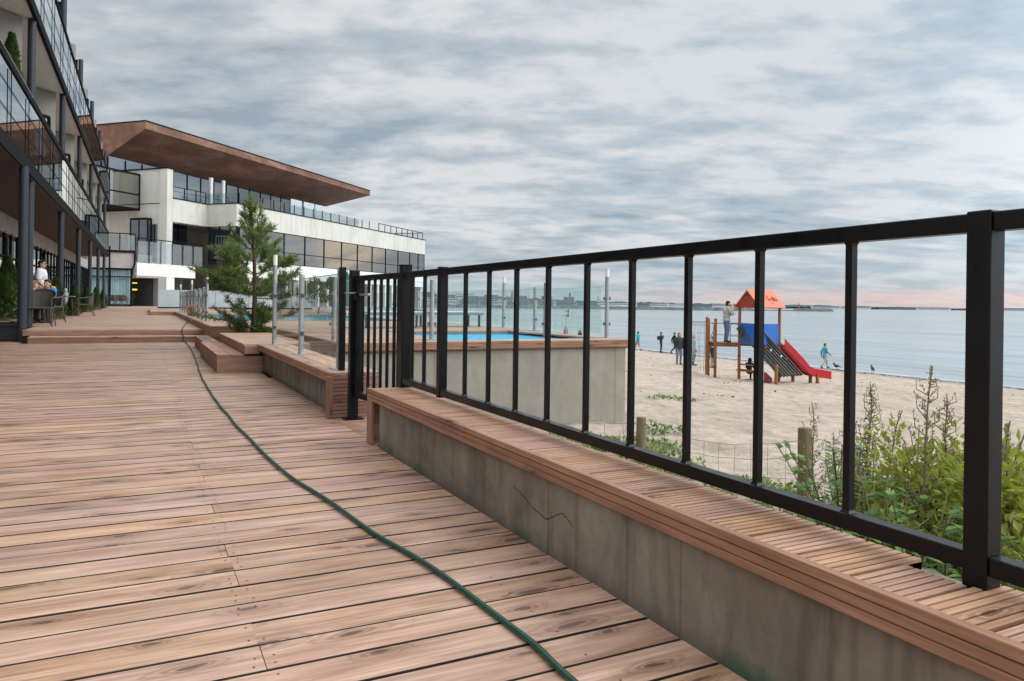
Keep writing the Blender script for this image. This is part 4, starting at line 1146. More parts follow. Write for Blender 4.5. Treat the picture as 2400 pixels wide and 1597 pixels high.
bay(-9.6,-5.91,-12.2,-7.2,9.75,13.3, M['window_bronze'], 'bronze glazed bay window high on the end wall')
bay(-6.5,-5.91,-7.8,-5.65,4.2,8.85, M['window_dark'], 'grey glazed bay beside the terrace door')
mb = MB(); fbox(mb, -5.98, -5.905, -5.55, -4.95, 4.0, 8.3); mb.build('terrace_door', M['window_dark'], fb)
mb = MB(); fbox(mb, -5.98, -5.9, -15.5, -13, 5.0, 9.0); mb.build('grey_window', M['window_dark'], fb)
# ground floor of the main facade
mb = MB(); fbox(mb, .2, 43.5, -2.2, -2.0, .2, 3.4); mb.build('ground_floor_wall', plain('ground_floor_render', (.34,.31,.30), .8, 0, .2), fb)
mb = MB()
for s in (14.,19.,24.,29.): fbox(mb, s, s+1.8, -2.0, -1.9, .3, 2.9)
mb.build('timber_door', plain('brown_door', (.20,.09,.045), .6), fb)
mb = MB()
for s in [2.+2.1*i for i in range(19)]: fbox(mb, s-.18, s+.18, -.4, -.1, .2, 3.35)
mb.build('ground_floor_pier', M['wall_clean'], fb)

# ------------------------------------------------------------------ pavilion, first floor terrace and entrance
pv = thing('hotel_pavilion', 'low pavilion with curtained glass room and roof terrace at deck end', 'building', (-1.,73,.25))
mb = MB(); mb.box(-4.3,-.78,71.9,72.1,3.55,4.9); mb.box(-.98,-.78,72.1,76,3.55,4.9); mb.build('concrete_fascia', M['fascia_pink'], pv)
mb = MB(); mb.box(-4.3,-.70,71.8,72.02,4.905,5.1); mb.box(-.95,-.70,72.03,76,4.905,5.1); mb.build('gutter', M['frame'], pv, bevel=.02)
mb = MB(); mb.tube([(-.74,71.78,5.0),(-.74,71.76,3.95),(-.80,71.76,3.7),(-.95,71.76,3.45),(-.98,71.76,3.2),(-.98,71.76,.26)], .075, 10); mb.build('downpipe', M['frame'], pv)
mb = MB()
for x in (-4.2,-2.62,-1.02): mb.box(x-.06,x+.06,72.05,72.17,.25,3.55)
mb.box(-4.2,-1.02,72.06,72.16,3.4,3.55); mb.box(-4.2,-1.02,72.06,72.16,2.75,2.85); mb.box(-4.2,-1.02,72.06,72.16,.25,.42)
wn = mb.build('glass_room_frame', M['frame'], pv)
mb = MB(); mb.face([(-4.2,72.1,.3),(-1.0,72.1,.3),(-1.0,72.1,3.5),(-4.2,72.1,3.5)]); mb.build('pane', thin_glass('room_glass', (.82,.9,.92), .05), wn)
mb = MB(); random.seed(3)
for (xa, xb) in ((-4.1,-2.7),(-2.55,-1.95),(-1.9,-1.05)):
    n = int((xb-xa)/.06)
    for i in range(n):
        x = xa+(xb-xa)*i/n; x2 = xa+(xb-xa)*(i+1)/n
        mb.face([(x,72.3+.05*(i%2),.3),(x2,72.3+.05*((i+1)%2),.3),(x2,72.3+.05*((i+1)%2),3.4),(x,72.3+.05*(i%2),3.4)])
mb.build('curtain', plain('bright_curtain', (.62,.74,.76), .8, 0, .1), pv)
mb = MB(); mb.box(-4.3,-1.0,73.2,73.3,.25,3.5); mb.build('inner_wall', plain('inner_wall_paint', (.5,.52,.52), .8), pv)
# first floor slab along the main building
mb = MB()
T1 = Vector((-.75,72.0,0)); dvec = Vector((sin(AZ), cos(AZ), 0)); nvec = Vector((cos(AZ), -sin(AZ), 0))
def G(s, t, z): q = T1 + dvec*s + nvec*t; return Vector((q.x, q.y, z))
def gbox(mb, s0, s1, t0, t1, z0, z1): mb.prism([G(s0,t0,z0),G(s1,t0,z0),G(s1,t1,z0),G(s0,t1,z0)], (0,0,z1-z0))
gbox(mb, 0.25, 7.2, -.4, 0, 2.95, 4.1); mb.build('edge_beam', M['wall_clean'], pv)
mb = MB(); gbox(mb, 0, 7.2, -9, -.4, 3.5, 3.75); gbox(mb, 0.25, 3.6, -6, -.05, 2.80, 2.94); mb.build('terrace_slab', M['fascia_pink'], pv)
mb = MB(); gbox(mb, 2.7, 3.6, -.6, -.05, .25, 2.80); mb.build('pier', plain('mauve_grey_pier', (.30,.28,.30), .8), pv)
mb = MB(); gbox(mb, 3.62, 4.6, -.5, -.02, .25, 2.949); mb.build('pier', M['wall_clean'], pv, label='white pier')
mb = MB(); gbox(mb, 0.3, 8, -4.6, -4.5, .2, 3.5); gbox(mb, 4.6, 7.2, -1.6, -1.5, .2, 3.4); mb.build('dark_opening', plain('dark_lobby', (.028,.03,.026), .6, 0, .4, .5, 2.), pv)
mb = MB()
for z in (2.35, 1.75): mb.bar(G(.9,-2.4,z),G(2.5,-2.4,z),.22,.09 if z > 2 else .14)
mb.build('ceiling_lamp', M['lamp_lit'], pv)
mb = MB(); random.seed(11)
for i in range(260):
    s = random.uniform(.5,2.6); z = random.uniform(.3,1.35); q = G(s,-2.8+random.uniform(-.3,.3),z); a = random.uniform(0,2*pi)
    mb.face([q, q+Vector((.12*cos(a),.05,.1)), q+Vector((.02,.02,.2)), q+Vector((-.1*cos(a),0,.1))], 0, False, random.random())
lp = mb.build('indoor_plants', M['thuja'], pv)
# balustrade of the first floor terrace
mb = MB()
P0 = Vector((-4.3,71.86,0)); zt0, zt1 = 5.1, 6.55
def rail_run(mb, a, b, z0, z1, n):
    for i in range(n+1):
        q = a.lerp(b, i/n); mb.bar((q.x,q.y,z0),(q.x,q.y,z1),.07,.07)
    mb.bar((a.x,a.y,z1+.04),(b.x,b.y,z1+.04),.08,.08)
rail_run(mb, P0, Vector((-.72,71.86,0)), 5.11, 6.5, 3)
rail_run(mb, G(.2,.06,0), G(8.2,.06,0), 4.11, 6.2, 6)
bo = mb.build('balustrade', M['frame'], pv)
mb = MB(); a = Vector((-4.3,71.9,0)); mb.face([(-4.3,71.9,5.12),(-.74,71.9,5.12),(-.74,71.9,6.4),(-4.3,71.9,6.4)])
g0 = G(.2,.0,4.12); g1 = G(8.2,0,4.12); mb.face([g0, g1, g1+Vector((0,0,1.9)), g0+Vector((0,0,1.9))])
mb.build('glass_pane', thin_glass('first_floor_glass', (.66,.74,.77), .12, 0, 1, .12), bo)
for k, (s, t0) in enumerate(((.4,-1.6),(2.5,-1.8))):
    mb = MB(); gbox(mb, s, s+1.7, t0-.5, t0+.4, 3.76, 4.35); gbox(mb, s, s+1.7, t0-.75, t0-.5, 3.76, 4.95)
    o = mb.build('lounge_sofa', plain('grey_sofa_fabric%d' % k, (.22,.23,.25), .9), None, loc=G(s+.8,t0,3.76), bevel=.06)
    tag(o, ['grey lounge sofa nearest the downpipe on first floor terrace', 'grey lounge sofa before the bay on first floor terrace'][k], 'sofa', 'sofas on the first floor terrace')

# spiral stair beyond the pool fence
sp = Vector((6.2, 62., 0))
st = thing('spiral_staircase', 'dark steel spiral staircase rising to the first floor terrace', 'staircase', (sp.x,sp.y,.25))
mb = MB(); mb.tube([(sp.x,sp.y,.25),(sp.x,sp.y,6.3)], .11, 12); mb.build('centre_pole', M['steel'], st)
for i in range(20):
    a = i*pi*2/13+.4; z = .45+i*.19
    mb = MB(); mb.prism([(sp.x,sp.y,z),(sp.x+1.1*cos(a),sp.y+1.1*sin(a),z),(sp.x+1.1*cos(a+.46),sp.y+1.1*sin(a+.46),z)], (0,0,.05)); mb.build('tread', M['steel_dark'], st)
mb = MB(); pts = []
for i in range(60):
    a = i/3.*pi*2/13+.4; z = .45+i/3.*.19; p = Vector((sp.x+1.1*cos(a),sp.y+1.1*sin(a),z)); pts.append(p+Vector((0,0,1.05)))
    mb.tube([p, p+Vector((0,0,1.05))], .014, 5, cap=False)
mb.tube(pts, .03, 8); mb.build('railing', M['steel_dark'], st)
mb = MB(); mb.box(sp.x-1.2,sp.x+1.2,sp.y-.2,sp.y+1.6,4.25,4.35)
for i in range(13): mb.bar((sp.x-1.2+.2*i,sp.y-.2,4.35),(sp.x-1.2+.2*i,sp.y-.2,5.9),.03,.03)
mb.bar((sp.x-1.2,sp.y-.2,5.92),(sp.x+1.2,sp.y-.2,5.92),.05,.05); mb.build('landing', M['steel_dark'], st)
# ------------------------------------------------------------------ vegetation helpers
def leaf(mb, p, d, up, ln, wd, mi=0, fold=.25, r=None):
    # a pointed leaf from p along d
    d = Vector(d).normalized(); s_ = d.cross(Vector(up))
    if s_.length < 1e-3: s_ = d.orthogonal()
    s_.normalize(); n_ = s_.cross(d).normalized(); p = Vector(p)
    if r is None: r = random.random()
    a = p + d*ln*.45 + s_*wd*.5 + n_*wd*fold; b = p + d*ln*.45 - s_*wd*.5 + n_*wd*fold; c = p + d*ln
    m = p + d*ln*.5
    mb.raw([p, a, c, b, m], [(0,1,4),(1,2,4),(0,4,3),(4,2,3)], mi, False, r)
def rdir(): 
    while True:
        v = Vector((random.uniform(-1,1),random.uniform(-1,1),random.uniform(-1,1)))
        if .05 < v.length < 1: return v.normalized()

# ---- young pine in the planting bed
random.seed(21)
PX, PY = 1.80, 14.35
PZ = .1
t = thing('pine_tree', 'young bushy pine growing in the bed behind the timber platform', 'tree', (PX,PY,PZ))
H = 2.72
def trunk_pt(z): return Vector((PX + .05*sin(z*1.7), PY + .03*sin(z*2.3), PZ+z))
mb = MB(); mb.tube([trunk_pt(z) for z in (-.25,0,.4,.8,1.2,1.6,2.0,2.4,H-.1)], [.062,.056,.05,.044,.037,.03,.022,.014,.006], 9); mb.build('trunk', M['bark'], t)
lb = MB(); nd = MB()
def tuft(p, d, ln, n, spread=.9, clump=.0):
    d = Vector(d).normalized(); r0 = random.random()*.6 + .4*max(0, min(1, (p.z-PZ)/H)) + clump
    for i in range(n):
        v = (d*random.uniform(.35,1.1) + rdir()*spread).normalized()
        q = p + rdir()*.02
        l = ln*random.uniform(.7,1.15); s_ = v.orthogonal().normalized(); s_ = Matrix.Rotation(random.uniform(0,2*pi),3,v) @ s_
        w = random.uniform(.0045,.0075)
        nd.face([q - s_*w, q + s_*w, q + v*l], 0, False, min(1,max(0,r0+random.uniform(-.25,.25))))
def shoot(a, b, dens, ln=.115, tipup=.03, clump=0.):
    a = Vector(a); b = Vector(b); d = b-a; L = d.length; k = max(2, int(L/.035))
    mid = a.lerp(b,.55) + Vector((0,0,-.10*L))
    pts = []
    for i in range(k+1):
        u = i/k; pts.append((1-u)**2*a + 2*u*(1-u)*mid + u*u*b)
    lb.tube(pts, [max(.0035, .011*L*(1-u*.85)+.002) for u in [i/k for i in range(k+1)]], 5, 0, False)
    for i in range(1, k+1):
        u = i/k
        if u < .25 and L > .35: continue
        dd = (pts[i]-pts[i-1]).normalized()
        tuft(pts[i], dd + Vector((0,0,tipup*8)), ln*(1.1 if i == k else 1), int(dens*(1.9 if i == k else .9)), .85, clump)
def branch(z, az, L, rise, dens=9, sub=4):
    a = trunk_pt(z); dirh = Vector((cos(az), sin(az), 0))
    b = a + dirh*L + Vector((0,0,rise))
    cl = random.uniform(-.3,.25)
    shoot(a, b, dens, clump=cl)
    for i in range(sub):
        u = random.uniform(.35,.95); p = a.lerp(b,u) + Vector((0,0,-.05*L*sin(u*pi)))
        sg = 1 if i % 2 else -1
        v = Matrix.Rotation(sg*random.uniform(.45,.95),3,'Z') @ dirh
        q = p + v*L*random.uniform(.25,.5) + Vector((0,0,random.uniform(.02,.20)))
        shoot(p, q, dens, clump=cl+random.uniform(-.15,.15))
        if random.random() < .6:
            v2 = Matrix.Rotation(-sg*.7,3,'Z') @ v
            shoot(p.lerp(q,.5), p.lerp(q,.5) + v2*L*.25 + Vector((0,0,random.uniform(.03,.15))), dens)
whorls = [(.16,.36,.10,5,3),(.32,.46,.14,5,4),(.60,.42,.04,5,3),(.92,.80,.10,7,6),(1.08,.80,.22,6,6),(1.28,.66,.34,6,5),(1.5,.50,.40,5,5),(1.74,.33,.40,5,3),(1.95,.23,.38,5,2),(2.2,.15,.32,4,1),(2.42,.09,.22,4,0)]
for wz, L, rise, n, sub in whorls:
    off = random.uniform(0, 2*pi)
    for i in range(n):
        branch(wz+random.uniform(-.06,.06), off+2*pi*i/n+random.uniform(-.25,.25), L*random.uniform(.75,1.12), rise*random.uniform(.6,1.2), 9, sub)
# low wide boughs
for az, L in ((-.15,.7),(3.3,.85)): branch(.46, az, L, random.uniform(-.02,.12), 7, 3)
for i in range(40): tuft(trunk_pt(1.6+i*.028), (0,0,1), .10, 12, 1.0)
for i in range(14): tuft(trunk_pt(H-.35+i*.03), (0,0,1), .075, 10, .6)
lb.build('branches', M['bark'], t)
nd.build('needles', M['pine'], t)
# bed soil
mb = MB(); mb.face([(1.2,13.39,.10),(4.6,13.39,.10),(4.6,15.46,.10),(1.2,15.46,.10)]); struct(mb.build('planting_bed', M['soil']), 'dark soil of the bed around the young pine')

# shrubs and folded umbrellas beyond the fence (seen through the glass)
def bush(name, label, c, rx, ry, h, n, mat, lsize, cat='shrub', group=None, stems=6, parent_mat=None):
    t = thing(name, label, cat, c, 0, group)
    c = Vector(c); st = MB(); lf = MB()
    cl = [c + Vector((random.uniform(-rx,rx)*.75, random.uniform(-ry,ry)*.75, h*random.uniform(.35,.92))) for _ in range(max(6, int(n/70)))]
    for i in range(stems):
        q = random.choice(cl); st.tube([c+Vector((random.uniform(-.1,.1)*rx,random.uniform(-.1,.1)*ry,0)), c.lerp(q,.5)+Vector((random.uniform(-.08,.08),0,.05)), q, q+rdir()*.12+Vector((0,0,.10))], [.009,.007,.004,.002], 5, 0, False)
    for i in range(n):
        k = random.choice(cl); d = rdir(); rr = random.random()**.5*.30*max(rx,ry)*(1.6 if lsize < .06 else .9)
        p = k + d*rr*Vector((1,1,.8)).length*.58
        if p.z < c.z+.02: p.z = c.z + random.uniform(.02,.15)
        v = (d + Vector((0,0,.35)) + rdir()*.6).normalized()
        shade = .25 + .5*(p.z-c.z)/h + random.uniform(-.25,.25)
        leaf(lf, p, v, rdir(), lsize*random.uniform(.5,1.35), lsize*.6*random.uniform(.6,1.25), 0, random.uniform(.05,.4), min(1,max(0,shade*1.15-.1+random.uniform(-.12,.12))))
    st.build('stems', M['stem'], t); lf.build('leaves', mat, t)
    return t
random.seed(31)
for i, (x, y, h, l) in enumerate(((6.4,30.5,1.5,'tall dark shrub on terrace behind the large pool, left of folded umbrellas'),(8.2,35.,1.7,'dark shrub at the terrace end near the frosted screen'),)):
    bush('shrub', l, (x,y,TZ), .7, .6, h, 900, M['thuja'], .10, group='shrubs at the far end of the terrace')
um = thing('folded_umbrella', 'folded green parasol leaning beside the large pool', 'parasol', (5.3,24.2,.41))
um.location = (6.78, 27.2, .41)
mb = MB(); mb.tube([(6.78,27.2,.41),(6.78,27.2,2.1)], .03, 8); mb.build('pole', M['white'], um)
mb = MB(); pts = []; rr = []
for i in range(9): u = i/8; pts.append((6.78+.02*sin(u*5),27.2,.75+u*1.3)); rr.append(.17*(1-u)**.7+.02+.02*sin(i*2))
mb.tube(pts, rr, 9); mb.build('canopy', clothm('green_canvas', (.05,.14,.09)), um)

# ---- potted thujas along the hotel terrace
random.seed(41)
def make_thuja(h, rad, n):
    lf = MB()
    for i in range(n):
        u = random.random()**.8; z = u*h
        r_ = rad*(1-u)**.75*(.75+.35*random.random()) + .012
        a = random.uniform(0, 2*pi); lump = 1 + .18*sin(a*3+z*9)
        p = Vector((r_*cos(a)*lump, r_*sin(a)*lump, z+.02))
        d = Vector((cos(a)*.45, sin(a)*.45, 1.0)) + rdir()*.35
        leaf(lf, p, d, (cos(a),sin(a),0), random.uniform(.06,.11), random.uniform(.03,.05), 0, .1, min(1,max(0,.35+random.uniform(-.35,.4)+.15*sin(a*2+z*6))))
    core = MB(); core.tube([(0,0,.0),(0,0,h*.3),(0,0,h*.6),(0,0,h*.93)], [rad*.75,rad*.7,rad*.42,.01], 10)
    return lf, core
th = thing('potted_thuja', 'nearest clipped thuja in a dark planter beside the first column', 'shrub', (-2.56,18.5,0), 0, 'potted thujas along the hotel terrace')
lf, core = make_thuja(1.28, .30, 3400)
for mbx, nm, mt in ((core,'inner_twigs',M['stem']),(lf,'foliage',M['thuja'])):
    mbx.v = [(x,y,z+.42) for x,y,z in mbx.v]; mbx.build(nm, mt, th, local=True)
mb = MB(); mb.prism([(-.28,-.24,.01),(.28,-.24,.01),(.28,.24,.01),(-.28,.24,.01)], (0,0,.30)); mb.box(-.31,.31,-.27,.27,.312,.37); mb.box(-.27,.27,-.23,.23,.372,.385,1); mb.build('planter', [M['pot'], M['soil']], th, local=True, bevel=.012)
tm = [(-2.40,26.2,.25,1.02,'thuja second from the front, right of the standing man'),(-2.34,32.0,.25,.90,'thuja third from the front, left of the wicker chair'),(-2.42,40.0,.25,.92,'thuja fourth from the front, behind the wicker chair'),(-2.41,47.5,.25,1.0,'thuja fifth from the front, near the far columns'),(-2.50,57.5,.25,1.0,'farthest thuja at the end of the hotel columns')]
lf, core = make_thuja(1.2, .31, 2600)
tp = None
for x, y, z, sc_, l in tm:
    if tp is None:
        tp = thing('potted_thuja', l, 'shrub', (x,y,z), 0, 'potted thujas along the hotel terrace')
        core.build('inner_twigs', M['stem'], tp, local=True); lf.build('foliage', M['thuja'], tp, local=True)
        mb = MB(); mb.tube([(0,0,.0),(0,0,.06)], [.2,.24], 14); mb.build('planter', M['pot'], tp, local=True)
        tp.scale = (sc_,sc_,sc_)
    else:
        dup(tp, (x,y,z), random.uniform(0,6), l, sc_)
tb = thing('potted_thuja', 'thuja peeking over the first floor balcony rail at top left', 'shrub', (-2.60,18.95,3.90), 0, 'potted thujas along the hotel terrace')
lf, core = make_thuja(2.62, .34, 5200); core.build('inner_twigs', M['stem'], tb, local=True); lf.build('foliage', M['thuja'], tb, local=True)

# ---- wire mesh fence on timber posts, below the railing
random.seed(51)
WF_ = [(6.6,9.6),(4.6,7.1),(4.01,5.37),(4.04,3.57),(4.1,2.75),(4.2,1.2),(4.35,-1.5)]
fpos = [(4.01,5.37,-.085,.045,'leftmost'),(4.04,3.57,.10,.048,'middle'),(4.12,2.62,.12,.05,'third, half hidden by weeds'),(4.3,.4,.1,.05,'hidden')]
wf = thing('wire_fence', 'sagging rusty wire mesh fence between the promenade and the beach', 'fence', (4.05,4.,-.85))
def wire(a, b, za, zb, sag, lines):
    a = Vector((a[0],a[1],0)); b = Vector((b[0],b[1],0)); L = (b-a).length; n = max(2, int(L/.155))
    mb = MB()
    grid = []
    for i in range(n+1):
        u = i/n; row = []
        for k, hz_ in enumerate(lines):
            q = a.lerp(b,u); top = za+(zb-za)*u - sag*sin(u*pi)*(hz_/lines[-1])
            row.append(Vector((q.x+random.uniform(-.006,.006), q.y+random.uniform(-.006,.006), top - (lines[-1]-hz_) + random.uniform(-.006,.006))))
        grid.append(row)
    for i in range(n+1): mb.tube(grid[i], .0017, 4, 0, False)
    for k in range(len(lines)): mb.tube([grid[i][k] for i in range(n+1)], .0017, 4, 0, False)
    mb.build('wire_mesh', plain('rusty_wire', (.10,.075,.06), .6, .3, .3) if 'rusty_wire' not in bpy.data.materials else bpy.data.materials['rusty_wire'], wf)
LN = [.02,.17,.32,.47,.62,.74]
wire((2.6,6.2),(4.01,5.37),-.13,-.14,.03,LN); wire((4.01,5.37),(4.04,3.57),-.14,.02,.10,LN); wire((4.04,3.57),(4.12,2.62),.04,.06,.02,LN); wire((4.12,2.62),(4.3,.4),.06,.05,.05,LN); wire((4.3,.4),(4.35,-2.),.05,.05,.05,LN)
for x, y, zt, r_, l in fpos:
    mb = MB(); mb.tube([(x,y,-1.1),(x,y,zt-.012),(x,y,zt)], [r_,r_*.97,r_*.86], 14); mb.build('post', M['post_wood'], wf)

# ---- weeds, roses and ground cover along the fence
def mugwort(x, y, h, label, lean=(0,0), seed=1, full=1.0):
    random.seed(seed); z0 = terr(x,y)
    t = thing('mugwort_plant', label, 'weed', (x,y,z0), 0, 'tall weeds behind the railing')
    st = MB(); lf = MB(); sd = MB()
    base = Vector((x,y,z0)); top = base + Vector((lean[0],lean[1],h))
    def P(u): return base.lerp(top,u) + Vector((lean[0]*.3*(u*u-u), lean[1]*.3*(u*u-u), 0)) + Vector((mnoise.noise(Vector((u*4,seed,0)))*.03, mnoise.noise(Vector((u*4,seed,9)))*.03, 0))
    st.tube([P(i/12) for i in range(13)], [.0065*(1-i/13.)+.0018 for i in range(13)], 5, 0, False)
    nb = int(44*full)
    for i in range(nb):
        u = .14 + .84*i/nb; p = P(u); a = i*2.4+random.uniform(-.4,.4)
        L = h*(.26*(1-u)+.045)*random.uniform(.5,1.15)
        d = Vector((cos(a)*.62, sin(a)*.62, 1.)).normalized()
        q = p + d*L
        st.tube([p, p.lerp(q,.5)+Vector((cos(a)*.02,sin(a)*.02,-.01)), q], [.0022,.0018,.001], 4, 0, False)
        n = int(5 + L*75)
        for k in range(n):
            v = k/n; c = p.lerp(q, v) + rdir()*.006
            if u + v*.15 > .42:
                dd = (d + rdir()*.8).normalized()
                leaf(sd, c, dd, rdir(), random.uniform(.010,.020), random.uniform(.006,.010), 0, .3, random.random())
            if u < .72 and random.random() < .5:
                leaf(lf, c, (d + rdir()*1.1), rdir(), random.uniform(.025,.05)*(1.2-u), random.uniform(.006,.012), 0, .15)
    for k in range(int(55*full)):
        u = .55 + .45*random.random(); c = P(u) + rdir()*.012
        leaf(sd, c, Vector((0,0,1))+rdir()*.8, rdir(), random.uniform(.010,.019), .008, 0, .3)
    st.build('stems', M['stem'], t); b0 = len(lf.v); lf.v += sd.v; lf.f += [tuple(i+b0 for i in f) for f in sd.f]; lf.m += [1]*len(sd.f); lf.s += sd.s; lf.r += sd.r; lf.build('leaves', [M['weed'], M['seed']], t)
    return t
W_ = [(3.86,3.32,.31,'dry weed just right of the middle fence post',(.0,.04),61,.8),
      (3.86,3.21,.28,'thin wispy weed left of the tall baluster',(.05,-.08),62,.6),
      (3.76,3.03,.25,'dry weed half hidden behind the tall baluster',(.04,-.05),63,.7),
      (3.10,2.36,.56,'tall upright weed with dense brown seed spire',(.0,-.0),64,1.1),
      (3.04,2.30,.45,'weed with a side shoot beside the dense spire',(.10,-.08),65,.6),
      (3.31,2.59,.29,'short dry weed between the tall baluster and dense spire',(-.02,.02),66,.8),
      (2.47,1.70,.71,'tallest weed, leaning right beside the corner post',(.13,.02),67,.7),
      (2.89,1.85,.57,'bushy green stemmed weed left of the corner post',(.0,.0),68,1.1),
      (2.73,1.54,.53,'weed spire seen right of the corner post',(.0,-.02),69,.7)]
random.seed(660)
ord_ = ['first','second','third','fourth','fifth','sixth','seventh','eighth','ninth','tenth','eleventh','twelfth']
for i in range(12):
    u = i/11.; x = 3.80-.95*u+random.uniform(-.08,.08); y = 3.12-1.15*u+random.uniform(-.08,.08)
    W_.append((x, y, random.uniform(-.02,.26)+.05*u, '%s low wispy stem from the middle fence post toward the corner post' % ord_[i], (random.uniform(-.08,.08),random.uniform(-.08,.08)), 700+i, .45))
for a in W_: mugwort(a[0], a[1], a[2]-terr(a[0],a[1]), a[3], lean=a[4], seed=a[5], full=a[6])
random.seed(71)
def zg(x, y): return terr(x,y)
for x, y, rx, ry, zt_, n, mat, ls, l in (
    (2.88,1.86,.28,.26,.40,2300,'rose','.042','yellow green rose bush left of the corner post'),
    (3.01,2.12,.24,.22,.18,1400,'rose','.04','small yellow leaved bush under the dense weed spire'),
    (2.78,1.51,.30,.28,.42,3000,'rose','.044','tall leafy rose bush at right edge of the photo'),
    (2.37,1.55,.26,.24,.18,1500,'rose_dark','.038','low dark bush behind the corner post foot'),
    (2.39,1.36,.26,.24,.26,1700,'rose_dark','.04','shaded bush at the foot of right railing panel'),
    (3.02,1.72,.30,.24,.32,1700,'rose_dark','.042','darker rose bush right of the corner post')):
    h = zt_ - terr(x,y)
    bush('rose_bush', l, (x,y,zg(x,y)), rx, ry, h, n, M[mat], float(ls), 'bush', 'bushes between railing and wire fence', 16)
# compound leaved green plants (nettle or fern like) close below the rail
def fern(name, x, y, h, label, seed):
    random.seed(seed); z0 = zg(x,y); t = thing(name, label, 'plant', (x,y,z0), 0, 'leafy plants below the bottom rail')
    st = MB(); lf = MB(); b = Vector((x,y,z0))
    for i in range(13):
        a = i*2.4; L = h*random.uniform(.7,1.1); out = random.uniform(.15,.5)*h
        tip = b + Vector((cos(a)*out, sin(a)*out, L)); mid = b.lerp(tip,.5)+Vector((0,0,L*.18))
        pts = [(1-u)**2*b + 2*u*(1-u)*mid + u*u*tip for u in [k/8 for k in range(9)]]
        st.tube(pts, .0028, 4, 0, False)
        for k in range(2, 9):
            d = (pts[k]-pts[k-1]).normalized(); s_ = d.cross(Vector((0,0,1))).normalized()
            for sg in (-1,1):
                for e in range(2):
                    leaf(lf, pts[k]+d*e*.015, (s_*sg + d*.5 + Vector((0,0,-.1))), (0,0,1), .085*random.uniform(.7,1.2)*(1.15-k/12.), .032, 0, .1)
    st.build('stems', M['stem'], t); lf.build('leaves', M['fern'], t)
for i, (x, y, h, l) in enumerate(((2.20,1.47,.62,'bright green fern like plant left of the corner post foot'),(2.30,1.64,.58,'fern like plant close under the bottom rail'),(2.40,1.82,.56,'green feathery plant amid the dry grass'),(2.07,1.31,.56,'blue green low plant touching the corner post'),(3.60,3.34,.62,'small leafy plant left of the middle fence post'),(2.74,2.20,.62,'green plant at the foot of the weeds'))):
    fern('leafy_plant', x, y, h, l, 81+i)
random.seed(91)
mb = MB()
for i in range(17000):
    x = random.uniform(1.9,4.2); y = random.uniform(.4,3.6)
    lim = 3.5 - max(0,(x-3.6))*.2 + .25*mnoise.noise(Vector((x*2,1,0)))
    if y > lim or random.random() > .35 + .9*(.5+mnoise.noise(Vector((x*1.6,y*1.6,4)))): continue
    z = zg(x,y); h = random.uniform(.15,.62)*(.7+.5*mnoise.noise(Vector((x,y,8))))
    a = random.uniform(0,2*pi); b = Vector((x,y,z-.02)); s_ = Vector((cos(a),sin(a),0))*random.uniform(.002,.0045)
    tip = b + Vector((random.uniform(-.12,.12),random.uniform(-.12,.12),h)); m = b.lerp(tip,.55)+Vector((0,0,h*.06))
    mb.raw([b-s_, b+s_, m+s_*.8, m-s_*.8, tip], [(0,1,2,3),(3,2,4)], 0, False, random.random())
g = mb.build('dry_grass', M['grass']); g['kind'] = 'stuff'; g['label'] = 'yellowing grass growing thickly behind the railing'
mb = MB()
patches = [(5.0,6.4,.55,.5,560),(4.7,7.6,.6,.4,560),(5.4,7.3,.6,.5,500),(5.2,5.2,.45,.5,430),(4.5,4.75,.4,.35,380),(4.75,4.1,.4,.3,240),(6.5,8.2,.4,.3,150),(9.8,12.1,.7,.25,150),(3.5,4.0,.4,.5,220),(3.2,3.4,.4,.5,260),(4.0,6.3,.4,.6,300)]
for cx, cy, rx, ry, n in patches:
    for i in range(n):
        a = random.uniform(0,2*pi); q = random.random()**.6
        x = cx+rx*q*cos(a); y = cy+ry*q*sin(a)
        d = Vector((random.uniform(-1,1),random.uniform(-1,1),random.uniform(.1,.9)))
        leaf(mb, (x,y,zg(x,y)+random.uniform(.0,.10)*(1-q*.6)), d, (0,0,1), random.uniform(.05,.10), random.uniform(.028,.05), 0, .15)
g = mb.build('creeping_ground_cover', M['ground_leaf']); g['kind'] = 'stuff'; g['label'] = 'low green creeping leaves scattered over the sand near the fence'
mb = MB()
for i in range(300):
    x = random.uniform(5,38.); y = random.uniform(3,45)
    if i > 110: x = 38.6+random.uniform(-.7,.5)+mnoise.noise(Vector((y*.2,3,0)))*.8; y = random.uniform(14,70)
    if x < 7 and 8.5 < y: continue
    for k in range(random.randint(1,5)):
        a = random.uniform(0,pi); l = random.uniform(.04,.16)*(1.5 if i > 110 else .55)
        px_ = x+random.uniform(-.25,.25); py_ = y+random.uniform(-.25,.25); z = zg(px_,py_)
        mb.ell((px_,py_,z+.005), (l*.6, l*.3, .018), 6, 4, 0, random.random(), .35)
g = mb.build('seaweed_litter', plain('dark_seaweed', (.05,.04,.03), .9, 0, .4)); g['kind'] = 'stuff'; g['label'] = 'dark seaweed scraps and pebbles scattered over the beach'
